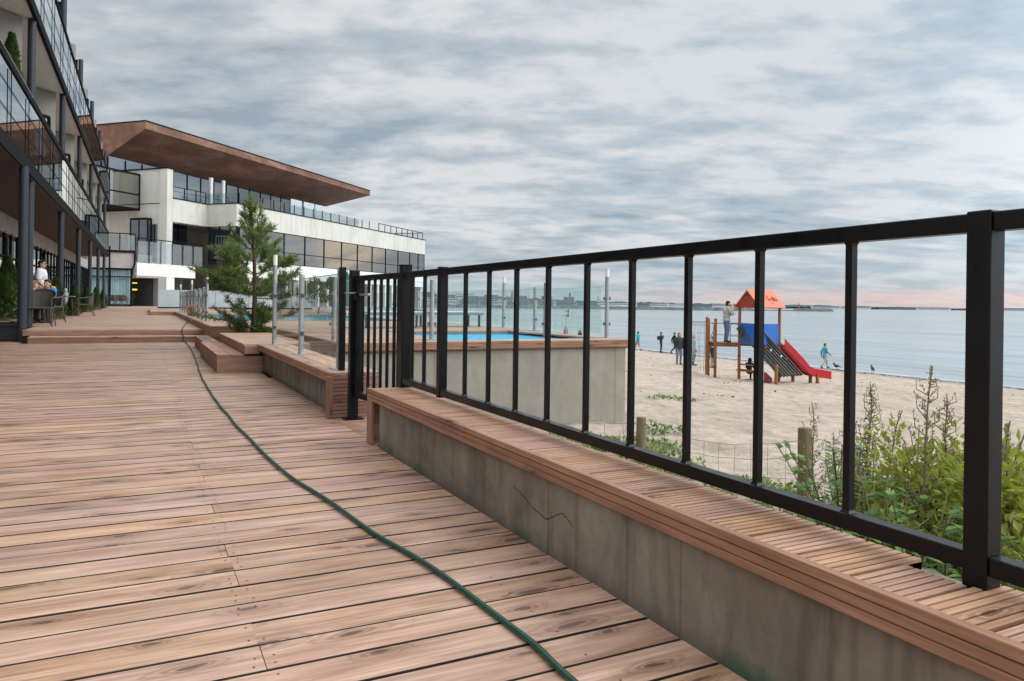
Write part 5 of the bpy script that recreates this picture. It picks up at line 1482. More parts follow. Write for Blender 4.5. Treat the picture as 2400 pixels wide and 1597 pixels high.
# ------------------------------------------------------------------ people
def remeshed(name, mb, voxel, mat, parent, smooth_it=4):
    me = bpy.data.meshes.new('body_source'); me.from_pydata(mb.v, [], mb.f); me.update()
    ob = bpy.data.objects.new('body_source', me); COL.objects.link(ob)
    md = ob.modifiers.new('Remesh', 'REMESH'); md.mode = 'VOXEL'; md.voxel_size = voxel; md.use_smooth_shade = True
    sm = ob.modifiers.new('Smooth', 'SMOOTH'); sm.factor = .5; sm.iterations = smooth_it
    dg = bpy.context.evaluated_depsgraph_get(); dg.update()
    me2 = bpy.data.meshes.new_from_object(ob.evaluated_get(dg))
    bpy.data.objects.remove(ob); bpy.data.meshes.remove(me)
    me2.name = name; me2.materials.clear(); me2.materials.append(mat)
    for p in me2.polygons: p.material_index = 0; p.use_smooth = True
    o = bpy.data.objects.new(name, me2); COL.objects.link(o); o.parent = parent
    return o

STAND = dict(pelvis=(0,0,.95), waist=(0,0,1.10), chest=(0,.0,1.30), neck=(0,-.01,1.47), head=(0,.02,1.625),
    LS=(-.185,0,1.42), LE=(-.235,-.03,1.13), LW=(-.225,.06,.89), RS=(.185,0,1.42), RE=(.235,-.03,1.13), RW=(.225,.06,.89),
    LH=(-.09,0,.93), LK=(-.10,.03,.50), LA=(-.10,-.02,.085), LT=(-.115,.13,.035), RH=(.09,0,.93), RK=(.10,.03,.50), RA=(.10,-.02,.085), RT=(.115,.13,.035))
def person(label, loc, rz, height, pose=None, top=('white',(.7,.7,.7)), bottom=('jeans',(.05,.09,.17)), shoes=('dark',(.03,.03,.03)), hair=('brown',(.05,.03,.02)),
           sleeves='long', long_hair=False, skirt=0, hood=False, hem=.88, bulk=1.0, voxel=.014, shorts=False, extra=None, group=None, sunglasses=False, child=False):
    J = {k: Vector(v) for k, v in STAND.items()}
    if pose:
        for k, v in pose.items(): J[k] = Vector(v)
    k = height/1.75
    root = thing('person', label, 'person', loc, rz, group); root.scale = (k, k, k)
    hk = 1.22 if child else 1.0
    B = bulk
    def hand(mb, W, E):
        d = (W-E).normalized(); s_ = d.cross(Vector((0,1,0)))
        s_ = s_.normalized() if s_.length > .2 else Vector((0,1,0)); n_ = s_.cross(d).normalized()
        side = Vector((0,1,0)); side = (side - d*side.dot(d)); side = side.normalized() if side.length > .2 else s_
        nrm = d.cross(side).normalized()
        palm = W + d*.05; mb.capsule(W, W+d*.085, .021, .026, 10)
        mb.capsule(W+d*.05-side*.018, W+d*.085-side*.024, .02, .019, 8); mb.capsule(W+d*.05+side*.018, W+d*.085+side*.024, .02, .019, 8)
        for i, (o_, l) in enumerate(((.033,.062),(.011,.078),(-.011,.073),(-.033,.055))):
            a = W + d*.088 + side*o_; m_ = a + d*l*.55 + side*o_*.25 + nrm*.006; e = m_ + d*l*.45 + nrm*.018
            mb.capsule(a, m_, .0105, .0098, 8); mb.capsule(m_, e, .0098, .0085, 8)
        a = W + d*.03 + side*.03; m_ = a + d*.03 + side*.025; e = m_ + d*.032 + side*.006
        mb.capsule(a, m_, .0135, .0115, 8); mb.capsule(m_, e, .0115, .0095, 8)
    mb = MB()
    H = J['head']; nk = J['neck']
    upd = (H-nk).normalized()
    mb.ell(H, (.074*hk,.092*hk,.112*hk), 14, 10); mb.ell(H+Vector((0,.03*hk,-.055*hk)), (.056*hk,.058*hk,.062*hk), 12, 8)
    mb.capsule(H+Vector((0,.088*hk,.012*hk)), H+Vector((0,.106*hk,-.022*hk)), .011*hk, .016*hk, 8)
    for sg in (-1,1): mb.ell(H+Vector((sg*.076*hk,-.005,-.012*hk)), (.014,.022*hk,.034*hk), 8, 6)
    mb.capsule(nk+Vector((0,0,-.05)), H+Vector((0,-.01,-.05)), .058, .052, 12)
    P, Wa, C = J['pelvis'], J['waist'], J['chest']
    mb.ell(P, (.160*B,.115*B,.13), 14, 10); mb.ell(Wa, (.140*B,.105*B,.17), 14, 10); mb.ell(C, (.168*B,.118*B,.19), 14, 10)
    mb.capsule(J['LS']+Vector((.03,0,0)), J['RS']-Vector((.03,0,0)), .068, .068, 12); mb.capsule(C+Vector((0,0,.12)), nk, .09, .06, 12)
    for s in 'LR':
        mb.capsule(J[s+'S'], J[s+'E'], .052*B, .041*B, 12); mb.capsule(J[s+'E'], J[s+'W'], .041*B, .027, 12); hand(mb, J[s+'W'], J[s+'E'])
        mb.capsule(J[s+'H'], J[s+'K'], .082*B, .055, 12); mb.capsule(J[s+'K'], J[s+'A'], .054, .036, 12); mb.capsule(J[s+'A']+Vector((0,0,-.03)), J[s+'T'], .038, .032, 10)
    remeshed('body', mb, voxel, M['skin'], root)
    # eyes
    for sg in (-1,1):
        e = MB(); e.ell(H+Vector((sg*.031*hk,.086*hk,.012*hk)), (.013*hk,.009,.008*hk), 8, 6); e.build('eye', M['eye'], root, local=True)
    mouth = MB(); mouth.ell(H+Vector((0,.088*hk,-.058*hk)), (.022*hk,.008,.006*hk), 8, 5); mouth.build('mouth', plain('lips', (.32,.12,.10), .5) if 'lips' not in bpy.data.materials else bpy.data.materials['lips'], root, local=True)
    if sunglasses:
        e = MB()
        for sg in (-1,1): e.ell(H+Vector((sg*.034,.094,.014)), (.028,.010,.02), 10, 6)
        e.tube([H+Vector((-.08,0,.016)),H+Vector((-.066,.08,.018)),H+Vector((0,.104,.018)),H+Vector((.066,.08,.018)),H+Vector((.08,0,.016))], .004, 5)
        e.build('sunglasses', M['eye'], root, local=True)
    # hair or hood
    mb = MB()
    if hood:
        mb.ell(H+Vector((0,-.02,.01)), (.098*hk,.108*hk,.132*hk), 14, 10); mb.capsule(nk+Vector((0,-.03,-.02)), H+Vector((0,-.03,-.05)), .10, .09)
        remeshed('hood', mb, voxel, clothm(top[0], top[1]), root)
    else:
        mb.ell(H+Vector((0,-.022*hk,.028*hk)), (.084*hk,.090*hk,.102*hk), 14, 10); mb.ell(H+Vector((0,-.045*hk,-.02*hk)), (.076*hk,.062*hk,.085*hk), 12, 8)
        mb.ell(H+Vector((0,.035*hk,.082*hk)), (.066*hk,.056*hk,.034*hk), 10, 8)
        if long_hair:
            mb.capsule(H+Vector((0,-.05,0)), H+Vector((0,-.06,-.20)), .078, .05)
            for sg in (-1,1): mb.capsule(H+Vector((sg*.066,-.01,0)), H+Vector((sg*.072,-.005,-.17)), .032, .022)
        remeshed('hair', mb, voxel, clothm('hair_'+hair[0], hair[1], .3), root)
    # top garment
    mb = MB(); g = .016
    mb.ell(Wa, (.148*B+g,.112*B+g,.18), 14, 10); mb.ell(C, (.170*B+g,.120*B+g,.195), 14, 10); mb.capsule(J['LS']+Vector((.03,0,0)), J['RS']-Vector((.03,0,0)), .07+g*.8, .07+g*.8, 12)
    hemc = P + Vector((0,0,hem-.95)); mb.ell(P.lerp(hemc,.5)+Vector((0,0,.03)), (.165*B+g,.122*B+g,.12), 14, 10)
    if hem < .85: mb.capsule(P, hemc, .15*B, .16*B)
    mb.capsule(C+Vector((0,0,.13)), nk+Vector((0,0,-.015)), .09+g*.5, .062+g*.3, 12)
    for s in 'LR':
        if sleeves == 'long':
            mb.capsule(J[s+'S'], J[s+'E'], .056*B+g, .046*B+g, 12); mb.capsule(J[s+'E'], J[s+'E'].lerp(J[s+'W'],.93), .046*B+g, .034+g, 12)
        else:
            mb.capsule(J[s+'S'], J[s+'S'].lerp(J[s+'E'],.72), .058*B+g, .055*B+g, 12)
    if extra: extra(mb, J)
    remeshed('shirt' if sleeves == 'short' else 'jacket', mb, voxel, clothm(top[0], top[1]), root)
    # bottom garment
    mb = MB(); mb.ell(P, (.163*B+.008,.118*B+.01,.13), 14, 10)
    if skirt:
        mb.tube([P+Vector((0,0,.02)), P+Vector((0,0,-.2)), P.lerp((J['LK']+J['RK'])/2, skirt)], [.17*B,.20*B,.235*B], 16)
        nm = 'skirt'
    else:
        nm = 'trousers'
    for s in 'LR':
        if skirt: continue
        e_ = J[s+'K'].lerp(J[s+'A'], .0 if shorts else .92)
        mb.capsule(J[s+'H'], J[s+'K'], .086*B+.008, .062+.008, 12)
        if not shorts: mb.capsule(J[s+'K'], e_, .066, .052, 12)
    remeshed(nm, mb, voxel, clothm(bottom[0], bottom[1]), root)
    for s in 'LR':
        mb = MB(); mb.capsule(J[s+'A']+Vector((0,0,-.03)), J[s+'T'], .047, .042, 12); mb.capsule(J[s+'A']+Vector((0,-.02,-.045)), J[s+'T'], .04, .036, 10)
        remeshed('shoe', mb, max(.012,voxel*.9), clothm('shoe_'+shoes[0], shoes[1]), root)
    return root
WALK = dict(LK=(-.09,.20,.52), LA=(-.09,.24,.10), LT=(-.10,.38,.07), RK=(.09,-.02,.50), RA=(.09,-.30,.17), RT=(.09,-.20,.05), LE=(-.23,-.14,1.16), LW=(-.22,-.13,.90), RE=(.24,.06,1.14), RW=(.21,.25,.98))
def onsand(x, y): return (x, y, terr(x,y)+.0)
DEG = pi/180
# people on the hotel terrace
person('man in white polo shirt and sunglasses standing beside terrace table', (-2.50,23.6,.25), -100*DEG, 1.70, dict(LE=(-.25,.03,1.15), LW=(-.20,.20,1.0), RE=(.26,.0,1.14), RW=(.2,.17,.93)), ('white_polo',(.66,.64,.66)), ('khaki',(.23,.19,.14)), hair=('dark_short',(.025,.018,.014)), sleeves='short', bulk=1.12, voxel=.010, sunglasses=True)
SIT = dict(pelvis=(0,0,.52), waist=(0,0,.68), chest=(0,.03,.88), neck=(0,.05,1.05), head=(0,.09,1.20), LS=(-.185,.03,1.0), LE=(-.24,.15,.76), LW=(-.15,.36,.78), RS=(.185,.03,1.0), RE=(.24,.15,.76), RW=(.15,.36,.78),
    LH=(-.09,.02,.50), LK=(-.11,.43,.50), LA=(-.11,.42,.085), LT=(-.12,.56,.035), RH=(.09,.02,.50), RK=(.11,.43,.50), RA=(.11,.42,.085), RT=(.12,.56,.035))
person('seated child in bright blue top behind the terrace table', (-2.25,23.0,.25), 150*DEG, 1.5, SIT, ('bright_blue',(.01,.22,.55)), ('dark_trousers',(.03,.03,.035)), hair=('brown',(.05,.03,.02)), hem=.9, child=True)
person('seated person in peach orange top at the terrace table', (-2.62,22.6,.25), -60*DEG, 1.45, SIT, ('peach',(.66,.30,.17)), ('dark_trousers',(.03,.03,.035)), hair=('sandy',(.2,.13,.07)), hem=.9, child=True)
person('seated person in teal top left of the dark columns', (-3.05,21.2,.25), -40*DEG, 1.55, SIT, ('teal_top',(.01,.30,.38)), ('dark_trousers',(.03,.03,.035)), hair=('dark',(.03,.02,.015)), hem=.9)
person('toddler in grey patterned coat behind the third column', (-2.72,33.2,.25), 40*DEG, 1.02, None, ('grey_pattern',(.30,.31,.34)), ('dark_trousers',(.03,.03,.035)), hair=('grey_cap',(.42,.42,.42)), hem=.70, child=True)
# people on the beach
person('walker in turquoise jacket seen just right of the pool corner', onsand(36.6,49.6), 20*DEG, 1.62, WALK, ('turquoise',(.0,.37,.43)), ('bare',(.35,.2,.14)), hair=('dark',(.03,.02,.015)), shorts=True)
person('dark clad walker with a backpack, left one of the strolling couple', onsand(37.4,47.6), -118*DEG, 1.68, dict(LE=(-.25,.10,1.2), LW=(-.08,.20,1.42), RE=(.25,.1,1.2), RW=(.1,.2,1.4)), ('charcoal',(.06,.058,.06)), ('charcoal_jeans',(.04,.045,.05)), hair=('brown',(.06,.04,.03)), extra=lambda mb, J: mb.ell(J['chest']+Vector((0,-.22,-.06)), (.15,.12,.2)))
person('walker in black jacket with grey sleeves, right one of the strolling couple', onsand(38.2,46.9), -110*DEG, 1.72, WALK, ('near_black',(.028,.03,.036)), ('black_jeans',(.03,.032,.038)), hair=('brown',(.06,.04,.03)))
person('dark haired woman in dark dress standing beside the climbing net', onsand(27.6,30.7), 200*DEG, 1.68, dict(LE=(-.24,.10,1.16), LW=(-.06,.20,1.16), RE=(.24,.1,1.16), RW=(.06,.2,1.14)), ('dark_dress',(.035,.032,.035)), ('dark_dress',(.035,.032,.035)), hair=('black_long',(.02,.015,.013)), sleeves='short', long_hair=False, skirt=.9)
person('blonde woman in blue and white patterned jacket behind the climbing net', onsand(26.9,31.4), 215*DEG, 1.70, None, ('blue_white',(.22,.25,.33)), ('blue_jeans',(.05,.10,.2)), hair=('blonde',(.42,.28,.17)), long_hair=True)
person('brown haired person half hidden by baluster behind the climbing net', onsand(26.3,31.9), 160*DEG, 1.76, None, ('green_dark',(.04,.055,.05)), ('faded_jeans',(.14,.2,.28)), hair=('auburn',(.14,.07,.04)), long_hair=True)
person('small dark haired child low behind the climbing net', onsand(25.4,30.3), 190*DEG, 1.08, None, ('pale_grey',(.35,.37,.38)), ('navy',(.04,.05,.09)), hair=('black',(.02,.015,.013)), child=True)
person('small child in yellow jacket by the water under the platform', onsand(36.6,40.6), -10*DEG, .92, None, ('yellow',(.72,.60,.04)), ('slate',(.08,.09,.11)), hair=('black',(.02,.015,.013)), child=True, hem=.82)
PLZ = -.60
person('man in grey hooded sweatshirt and jeans standing on the play platform', (21.62,23.22,PLZ+.03), -112*DEG, 1.72, dict(RE=(.26,.14,1.22), RW=(.07,.22,1.50), LE=(-.24,.12,1.16), LW=(-.05,.25,1.18), head=(0,.06,1.63)), ('light_grey_sweatshirt',(.40,.39,.38)), ('washed_jeans',(.10,.17,.27)), hair=('dark_short',(.025,.018,.014)), bulk=1.15, voxel=.011)
person('child in navy hooded jacket sitting on the bench under the slide tower', (22.45,22.75,terr(22.4,22.7)-.03), -70*DEG, 1.22, SIT, ('navy_hood',(.018,.022,.034)), ('black_leggings',(.015,.016,.02)), hood=True, child=True, hem=.9)
person('woman in blue jacket and pale trousers walking along the waterline', onsand(38.9,32.9), -112*DEG, 1.62, WALK, ('sky_blue',(.08,.36,.52)), ('cream_trousers',(.48,.46,.40)), hair=('auburn',(.16,.08,.05)), hem=.80)
person('person in red and black jacket beneath the beach sign', onsand(37.4,62.6), 15*DEG, 1.62, None, ('red_black',(.30,.06,.06)), ('dark_trousers',(.03,.03,.035)), hood=False, hair=('dark',(.03,.02,.015)), bulk=1.2)
person('hooded person in black coat right of the beach sign', onsand(38.3,61.4), 5*DEG, 1.40, None, ('black_coat',(.035,.037,.042)), ('dark_trousers',(.03,.03,.035)), hood=True, bulk=1.2, hem=.7)

# beach notice board
sg = thing('beach_sign', 'tall black and white beach notice board on a pole by the water', 'sign', (37.2,62.2,terr(37.2,62.2)))
mb = MB(); mb.tube([(37.2,62.2,terr(37.2,62.2)-.1),(37.2,62.2,.5)], .045, 8); mb.build('pole', M['steel'], sg)
fx, fy = fw.x, fw.y
def sgp(u, z, o=0): return (37.15+rt.x*u-fx*(.03+o), 62.1+rt.y*u-fy*(.03+o), z)
mb = MB(); mb.prism([sgp(-.26,-.40),sgp(.26,-.40),sgp(.26,.47),sgp(-.26,.47)], (fx*.02,fy*.02,0)); bd = mb.build('board', M['white'], sg)
mb = MB()
for cz, kind in ((.25,0),(-.18,1)):
    mb.face([sgp(.10,cz-.17,.006),sgp(.25,cz-.17,.006),sgp(.25,cz+.17,.006),sgp(.10,cz+.17,.006)])
    if kind == 0:
        for i in range(16):
            a0 = i*pi/8; a1 = a0+pi/8
            mb.face([sgp(-.08+.15*cos(a0),cz+.15*sin(a0),.007),sgp(-.08+.15*cos(a1),cz+.15*sin(a1),.007),sgp(-.08+.11*cos(a1),cz+.11*sin(a1),.007),sgp(-.08+.11*cos(a0),cz+.11*sin(a0),.007)])
        mb.face([sgp(-.19,cz+.09,.008),sgp(-.16,cz+.12,.008),sgp(.03,cz-.09,.008),sgp(0,cz-.12,.008)])
    else:
        for a, b, c, d in ((-.22,-.18,-.15,.15),(-.05,-.01,-.15,.15),(-.18,-.05,-.02,.02),(.0,.06,.05,.13),(.0,.06,-.12,-.04)): mb.face([sgp(a,cz+c,.007),sgp(b,cz+c,.007),sgp(b,cz+d,.007),sgp(a,cz+d,.007)])
mb.build('pictogram', M['black'], bd)

# birds at the waterline
def crow(x, y, rz, label, k=1.0):
    z = terr(x,y)
    t = thing('crow', label, 'bird', (x,y,z), rz, 'crows on the shore'); t.scale = (k,k,k)
    mb = MB(); mb.ell((0,0,.22),(.075,.15,.085),12,8); mb.capsule((0,.10,.25),(0,.16,.34),.06,.045); mb.ell((0,.17,.36),(.045,.055,.045),10,8)
    mb.capsule((0,.21,.355),(0,.29,.34),.018,.005,8); mb.capsule((0,-.12,.20),(0,-.30,.15),.045,.02,8)
    remeshed('body', mb, .012, plain('crow_feathers', (.03,.03,.035), .5) if 'crow_feathers' not in bpy.data.materials else bpy.data.materials['crow_feathers'], t)
    for s_ in (-1,1):
        mb = MB(); mb.tube([(s_*.03,0,.16),(s_*.035,.0,.02),(s_*.035,.05,.006)], .008, 6); mb.build('leg', M['eye'], t, local=True)
crow(39.1,29.6, -.6, 'black crow standing at the waterline right of the tall baluster', 1.25)
crow(38.9,32.0, 1.2, 'black crow near the waterline just behind the tall baluster', 1.1)

# ------------------------------------------------------------------ playground
pg = thing('playground_slide_tower', 'wooden play tower with orange roof, red slide, blue panels and rope nets', 'playground', (22.8,22.6,terr(22.8,22.6)))
A = Vector((22.08,22.95,0)); Bp = Vector((23.57,22.22,0)); mid = (A+Bp)/2
uu = (Bp-A); vv = Vector((-uu.y,uu.x,0)); near_ = Vector((22.17,22.0,0)); far_ = A + Bp - near_     # near_ is toward the railing
def zt(p): return terr(p.x,p.y)-.15
def ppost(p, z1, r_=.062, mat='play_wood'):
    mb = MB(); mb.tube([(p.x,p.y,zt(p)),(p.x,p.y,z1-.01),(p.x,p.y,z1)], [r_,r_,r_*.9], 12); mb.build('post', M[mat], pg)
for p in (A, Bp, near_, far_): ppost(p, .93)
P2 = Vector((21.33,23.55,0)); P1 = Vector((22.95,25.9,0)); P0_ = Vector((22.45,26.75,0)); P2b = P2 + vv*.62
ppost(P2, .41); ppost(P1, .43); ppost(P0_, .42); ppost(P2b, .40)
# platform
mb = MB(); mb.prism([(A.x,A.y,PLZ-.02),(P2.x,P2.y,PLZ-.02),(P2b.x,P2b.y,PLZ-.02),(far_.x,far_.y,PLZ-.02)], (0,0,.035))
mb.prism([(A.x,A.y,PLZ-.02),(near_.x,near_.y,PLZ-.02),(Bp.x,Bp.y,PLZ-.02),(far_.x,far_.y,PLZ-.02)], (0,0,.03)); mb.build('platform', M['play_wood'], pg)
mb = MB(); mb.bar((P2.x,P2.y,PLZ-.09),(A.x,A.y,PLZ-.09),.05,.13); mb.build('platform_beam', M['play_wood'], pg)
mb = MB(); mb.bar((P2b.x,P2b.y,PLZ-.09),(far_.x,far_.y,PLZ-.09),.05,.13); mb.build('platform_beam', M['play_wood'], pg)
# roof, ridge along u2, gable to the left
def unit(v): v = Vector(v); v.normalize(); return v
e1 = unit(near_-A); e2 = unit(Bp-near_); side_ = (near_-A).length
c = mid; hw_ = side_/2+.19; hl = (Bp-near_).length/2+.16; ze, za = .90, 1.62
def RP(a, b, z): q = c + e1*a + e2*b; return Vector((q.x,q.y,z))
rfm = MB()
for sg_ in (1,-1):
    quad = [RP(sg_*hw_,-hl,ze), RP(sg_*hw_,hl,ze), RP(0,hl,za), RP(0,-hl,za)]
    nrm = (quad[1]-quad[0]).cross(quad[3]-quad[0]).normalized()
    if nrm.z < 0: nrm = -nrm
    rfm.prism(quad, -nrm*.03)
rfm_o = rfm.build('roof', M['orange'], pg)
for b_ in (-hl+.05, hl-.05):
    mb = MB(); mb.prism([RP(hw_-.05,b_,ze+.01),RP(-hw_+.05,b_,ze+.01),RP(0,b_,za-.05)], e2*.02)
    mb.build('gable_panel', M['roof_under'], rfm_o)
mb = MB(); mb.prism([RP(.18,-hl+.035,za-.26),RP(-.18,-hl+.035,za-.26),RP(0,-hl+.035,za-.07)], e2*.012); mb.build('gable_sign', M['roof_green'], rfm_o)
# spray painted tag on the slope that faces the railing
slope = [RP(hw_,-hl,ze), RP(0,-hl,za)]
nq = e1*(za-ze) + Vector((0,0,1))*hw_; nq.normalize()
def SP(u, v): q = RP(hw_*(1-v), -hl+2*hl*u, ze+(za-ze)*v) + nq*.006; return q
tags = [[(.52,.40),(.50,.55),(.55,.62),(.57,.48),(.53,.42)],[(.58,.70),(.56,.35),(.62,.5),(.66,.42)],[(.62,.30),(.70,.36),(.68,.55),(.74,.5),(.73,.38),(.66,.44)],[(.76,.62),(.77,.34)],[(.72,.58),(.82,.50),(.78,.42),(.84,.36),(.80,.30)],[(.84,.56),(.87,.40),(.82,.44)],[(.55,.26),(.64,.22)]]
mb = MB()
for tg in tags: mb.tube(smooth_path([SP(*q) for q in tg], 4), .008, 5)
mb.build('graffiti', M['graffiti'], rfm_o)
# blue panels
for a_, b_ in ((A, near_), (near_, Bp)):
    d = unit(b_-a_); mb = MB(); mb.bar(a_+d*.06+Vector((0,0,-.20)), b_-d*.06+Vector((0,0,-.20)), .03, .86); mb.build('blue_panel', M['blue'], pg, bevel=.01)
# slide
e3 = unit(Vector((.93,-.12,0)))
s0 = Bp + Vector((.03,-.05,-.62)); s1 = Vector((24.95,21.95,terr(25,21.9)+.42)); s2 = Vector((25.85,21.75,terr(25.7,21.75)+.32))
w_ = Vector((e3.y,-e3.x,0))*.24
path = [s0, s0.lerp(s1,.35), s0.lerp(s1,.7), s1+Vector((-.12,.02,.06)), s1+Vector((.1,-.02,-.035)), s2]
fl_, wl = MB(), MB()
for a_, b_ in zip(path, path[1:]): fl_.face([a_-w_, a_+w_, b_+w_, b_-w_])
so_ = fl_.build('slide_chute', M['red_plastic'], pg)
for sg_ in (-1,1):
    wl = MB()
    poly = [p + w_*sg_ + Vector((0,0,-.10)) for p in path] + [p + w_*sg_ + Vector((0,0,.22)) for p in reversed(path)]
    n_ = len(path)
    for i in range(n_-1):
        q = [path[i]+w_*sg_+Vector((0,0,-.09)), path[i+1]+w_*sg_+Vector((0,0,-.09)), path[i+1]+w_*sg_+Vector((0,0,.24)), path[i]+w_*sg_+Vector((0,0,.24))]
        wl.prism(q, w_*sg_*.1)
    wl.build('slide_side', M['red_plastic'], so_)
mb = MB(); mb.bar((s2.x-.75,s2.y+.2,zt(s2)),(s2.x-.75,s2.y+.2,s1.z-.05),.1,.1); mb.bar((s2.x-.7,s2.y-.12,zt(s2)),(s2.x-.7,s2.y-.12,s1.z-.05),.1,.1); mb.build('slide_foot', M['play_wood'], pg)
# climbing ramps: two plank strips side by side with gaps, coming down to short posts
TL, TR = A - e2*.13 + Vector((0,0,.05)), near_ - e2*.02 - e1*.12 + Vector((.30,.0,-.06))
BLp = Vector((22.55,21.1,0)); BRp = Vector((24.35,21.75,0))
BL = Vector((BLp.x,BLp.y,terr(BLp.x,BLp.y)+.36)); BR = Vector((BRp.x,BRp.y,terr(BRp.x,BRp.y)+.34))
for i in range(7):
    u = i/6.; a_ = TL.lerp(TR,u); b_ = BL.lerp(BR,u)
    if i == 3: a_ = a_.lerp(b_,.08)
    mb = MB(); mb.bar(a_, b_, .04, .16, up=(.3,-.9,.4)); mb.build('ramp_plank', M['plank_grey'], pg)
for k in (.2,.42,.64,.86):
    mb = MB(); mb.bar(TL.lerp(BL,k)+Vector((0,.05,-.08)), TR.lerp(BR,k)+Vector((0,.05,-.08)), .05,.07); mb.build('ramp_crossbar', M['plank_grey'], pg)
for i in range(6):
    mb = MB(); q = TL.lerp(TR,.3+.12*i).lerp(BL.lerp(BR,.3+.12*i), .35+.06*i); mb.ell(q+Vector((-.02,-.06,.03)),(.05,.04,.05),8,6); mb.build('climbing_grip', M['red_plastic'] if i % 2 else M['white'], pg)
for p_, hh in ((Vector((22.35,21.2,0)),-1.36),(BRp+Vector((-.1,.35,0)),-1.42)): ppost(p_, hh, .07)
mb = MB(); q0 = Vector((22.25,21.35,0)); zz = terr(q0.x,q0.y)
mb.prism([(q0.x-.16,q0.y+.24,zz+.02),(q0.x+.02,q0.y,zz+.02),(q0.x+.02,q0.y,zz+.22),(q0.x-.12,q0.y+.18,zz+.44),(q0.x-.16,q0.y+.24,zz+.44)], (.03,.02,0)); mb.build('side_panel', M['maroon'], pg)
# bench inside the tower
zb = terr(22.3,22.6)+.40
mb = MB(); d = unit(near_-A); mb.bar(A+Vector((0,0,zb)), near_+Vector((0,0,zb)), .05,.10); mb.build('seat_board', M['play_wood'], pg)
mb = MB(); mb.bar(A+Vector((.12,.16,zb-.01)), near_+Vector((.2,.16,zb-.01)), .34,.04); mb.build('seat_board', M['play_wood'], pg)
mb = MB(); mb.bar(A+Vector((0,0,zb+.24)), near_+Vector((0,0,zb+.24)), .04,.06); mb.build('backrest', M['play_wood'], pg)
# tubular rails
mb = MB(); mb.tube([P2+Vector((-.3,.1,.22)), P2+Vector((0,0,.22)), A+Vector((0,0,.20))], .018, 8); mb.build('handrail', M['rail_grey'], pg)
def hoop(a_, b_, z0, z1):
    a_ = Vector(a_); b_ = Vector(b_); d = b_-a_
    mb = MB(); mb.tube(smooth_path([a_+Vector((0,0,z0)), a_+Vector((0,0,z1-.12)), a_+d*.15+Vector((0,0,z1)), b_-d*.15+Vector((0,0,z1)), b_+Vector((0,0,z1-.12)), b_+Vector((0,0,z0))], 5), .016, 8)
    mb.tube([a_+Vector((0,0,(z0+z1)/2-.1)), b_+Vector((0,0,(z0+z1)/2-.1))], .012, 6); mb.build('guard_hoop', M['rail_grey'], pg)
hoop(P2.lerp(A,.62), P2.lerp(A,.95), PLZ, .18); hoop(P2b.lerp(far_,.1), P2b.lerp(far_,.9), PLZ, .2)
# nets
mb = MB(); mb.tube([P2+Vector((0,0,.18)), P1+Vector((0,0,.20)), P0_+Vector((0,0,.18))], .022, 8); mb.build('top_bar', M['rail_grey'], pg)
mb = MB(); mb.tube([P1+Vector((0,0,.10)), P0_+Vector((0,0,.08))], .014, 8); mb.build('top_bar', M['rail_grey'], pg)
mb = MB(); nz = [terr(23.5,26.8)+.35+.32*i for i in range(7)]
for z in nz:
    mb.tube([P1.lerp(P0_,u)+Vector((0,0,z-.05*sin(u*pi))) for u in [i/6 for i in range(7)]], .014, 6)
for i in range(1,7):
    u = i/7.; mb.tube([P1.lerp(P0_,u)+Vector((0,0,nz[0]-.2)), P1.lerp(P0_,u+.05*(-1)**i)+Vector((0,0,nz[3])), P1.lerp(P0_,u)+Vector((0,0,.05))], .014, 6)
mb.build('climbing_net', plain('pale_net_rope', (.50,.55,.56), .8), pg)
mb = MB()
za_, zb_ = terr(22.1,24.7)+.35, .14
for s_, e_ in (((0,zb_),(1,za_+.9)),((1,zb_),(0,za_+.9)),((0,za_),(1,za_+1.1)),((1,za_-.1),(0,za_+.55)),((0,za_+.2),(1,za_)),((.1,za_+.5),(.9,za_+.3))):
    a_ = P2.lerp(P1,s_[0])+Vector((0,0,s_[1])); b_ = P2.lerp(P1,e_[0])+Vector((0,0,e_[1])); mb.tube([a_, a_.lerp(b_,.5)+Vector((0,0,-.06)), b_], .014, 6)
mb.build('rope_bridge', M['rope'], pg)

# ------------------------------------------------------------------ terrace furniture
def wicker_chair(loc, rz, label, n_=[0]):
    t = thing('wicker_chair', label, 'chair', loc, rz, 'brown wicker terrace chairs')
    mb = MB(); mb.box(-.24,.24,-.22,.24,.41,.45); mb.build('seat', M['wicker'], t, local=True, bevel=.015)
    mb = MB(); pts = [(-.27,.18,.66),(-.27,-.12,.70),(-.22,-.27,.82),(0,-.31,.86),(.22,-.27,.82),(.27,-.12,.70),(.27,.18,.66)]
    pts = [Vector(p) for p in pts]
    sm = smooth_path(pts, 4)
    vs = [p for p in sm] + [Vector((p.x*.92, p.y*.9 if p.y < 0 else p.y, .45 + (.0 if abs(p.x) > .26 else 0))) for p in sm]
    k = len(sm); vs = vs[4:k-4] + vs[k+4:2*k-4]; k = len(vs)//2; mb.raw(vs, [(i,i+1,k+i+1,k+i) for i in range(k-1)], 0, True); mb.build('backrest', M['wicker'], t, local=True)
    mb = MB(); mb.tube(sm, .017, 8); mb.build('armrest', M['wicker'], t, local=True)
    for x, y, x2, y2, z in ((-.25,.20,-.27,.24,.66),(.25,.20,.27,.24,.66),(-.21,-.22,-.24,-.32,.45),(.21,-.22,.24,-.32,.45)):
        mb = MB(); mb.tube([(x,y,z),(x,y,.4),(x2,y2,0)], [.014,.016,.013], 8); mb.build('leg', M['wicker'], t, local=True)
    return t
ch = wicker_chair((-1.95,31.1,.25), 100*DEG, 'brown wicker armchair standing alone left of the far thujas')
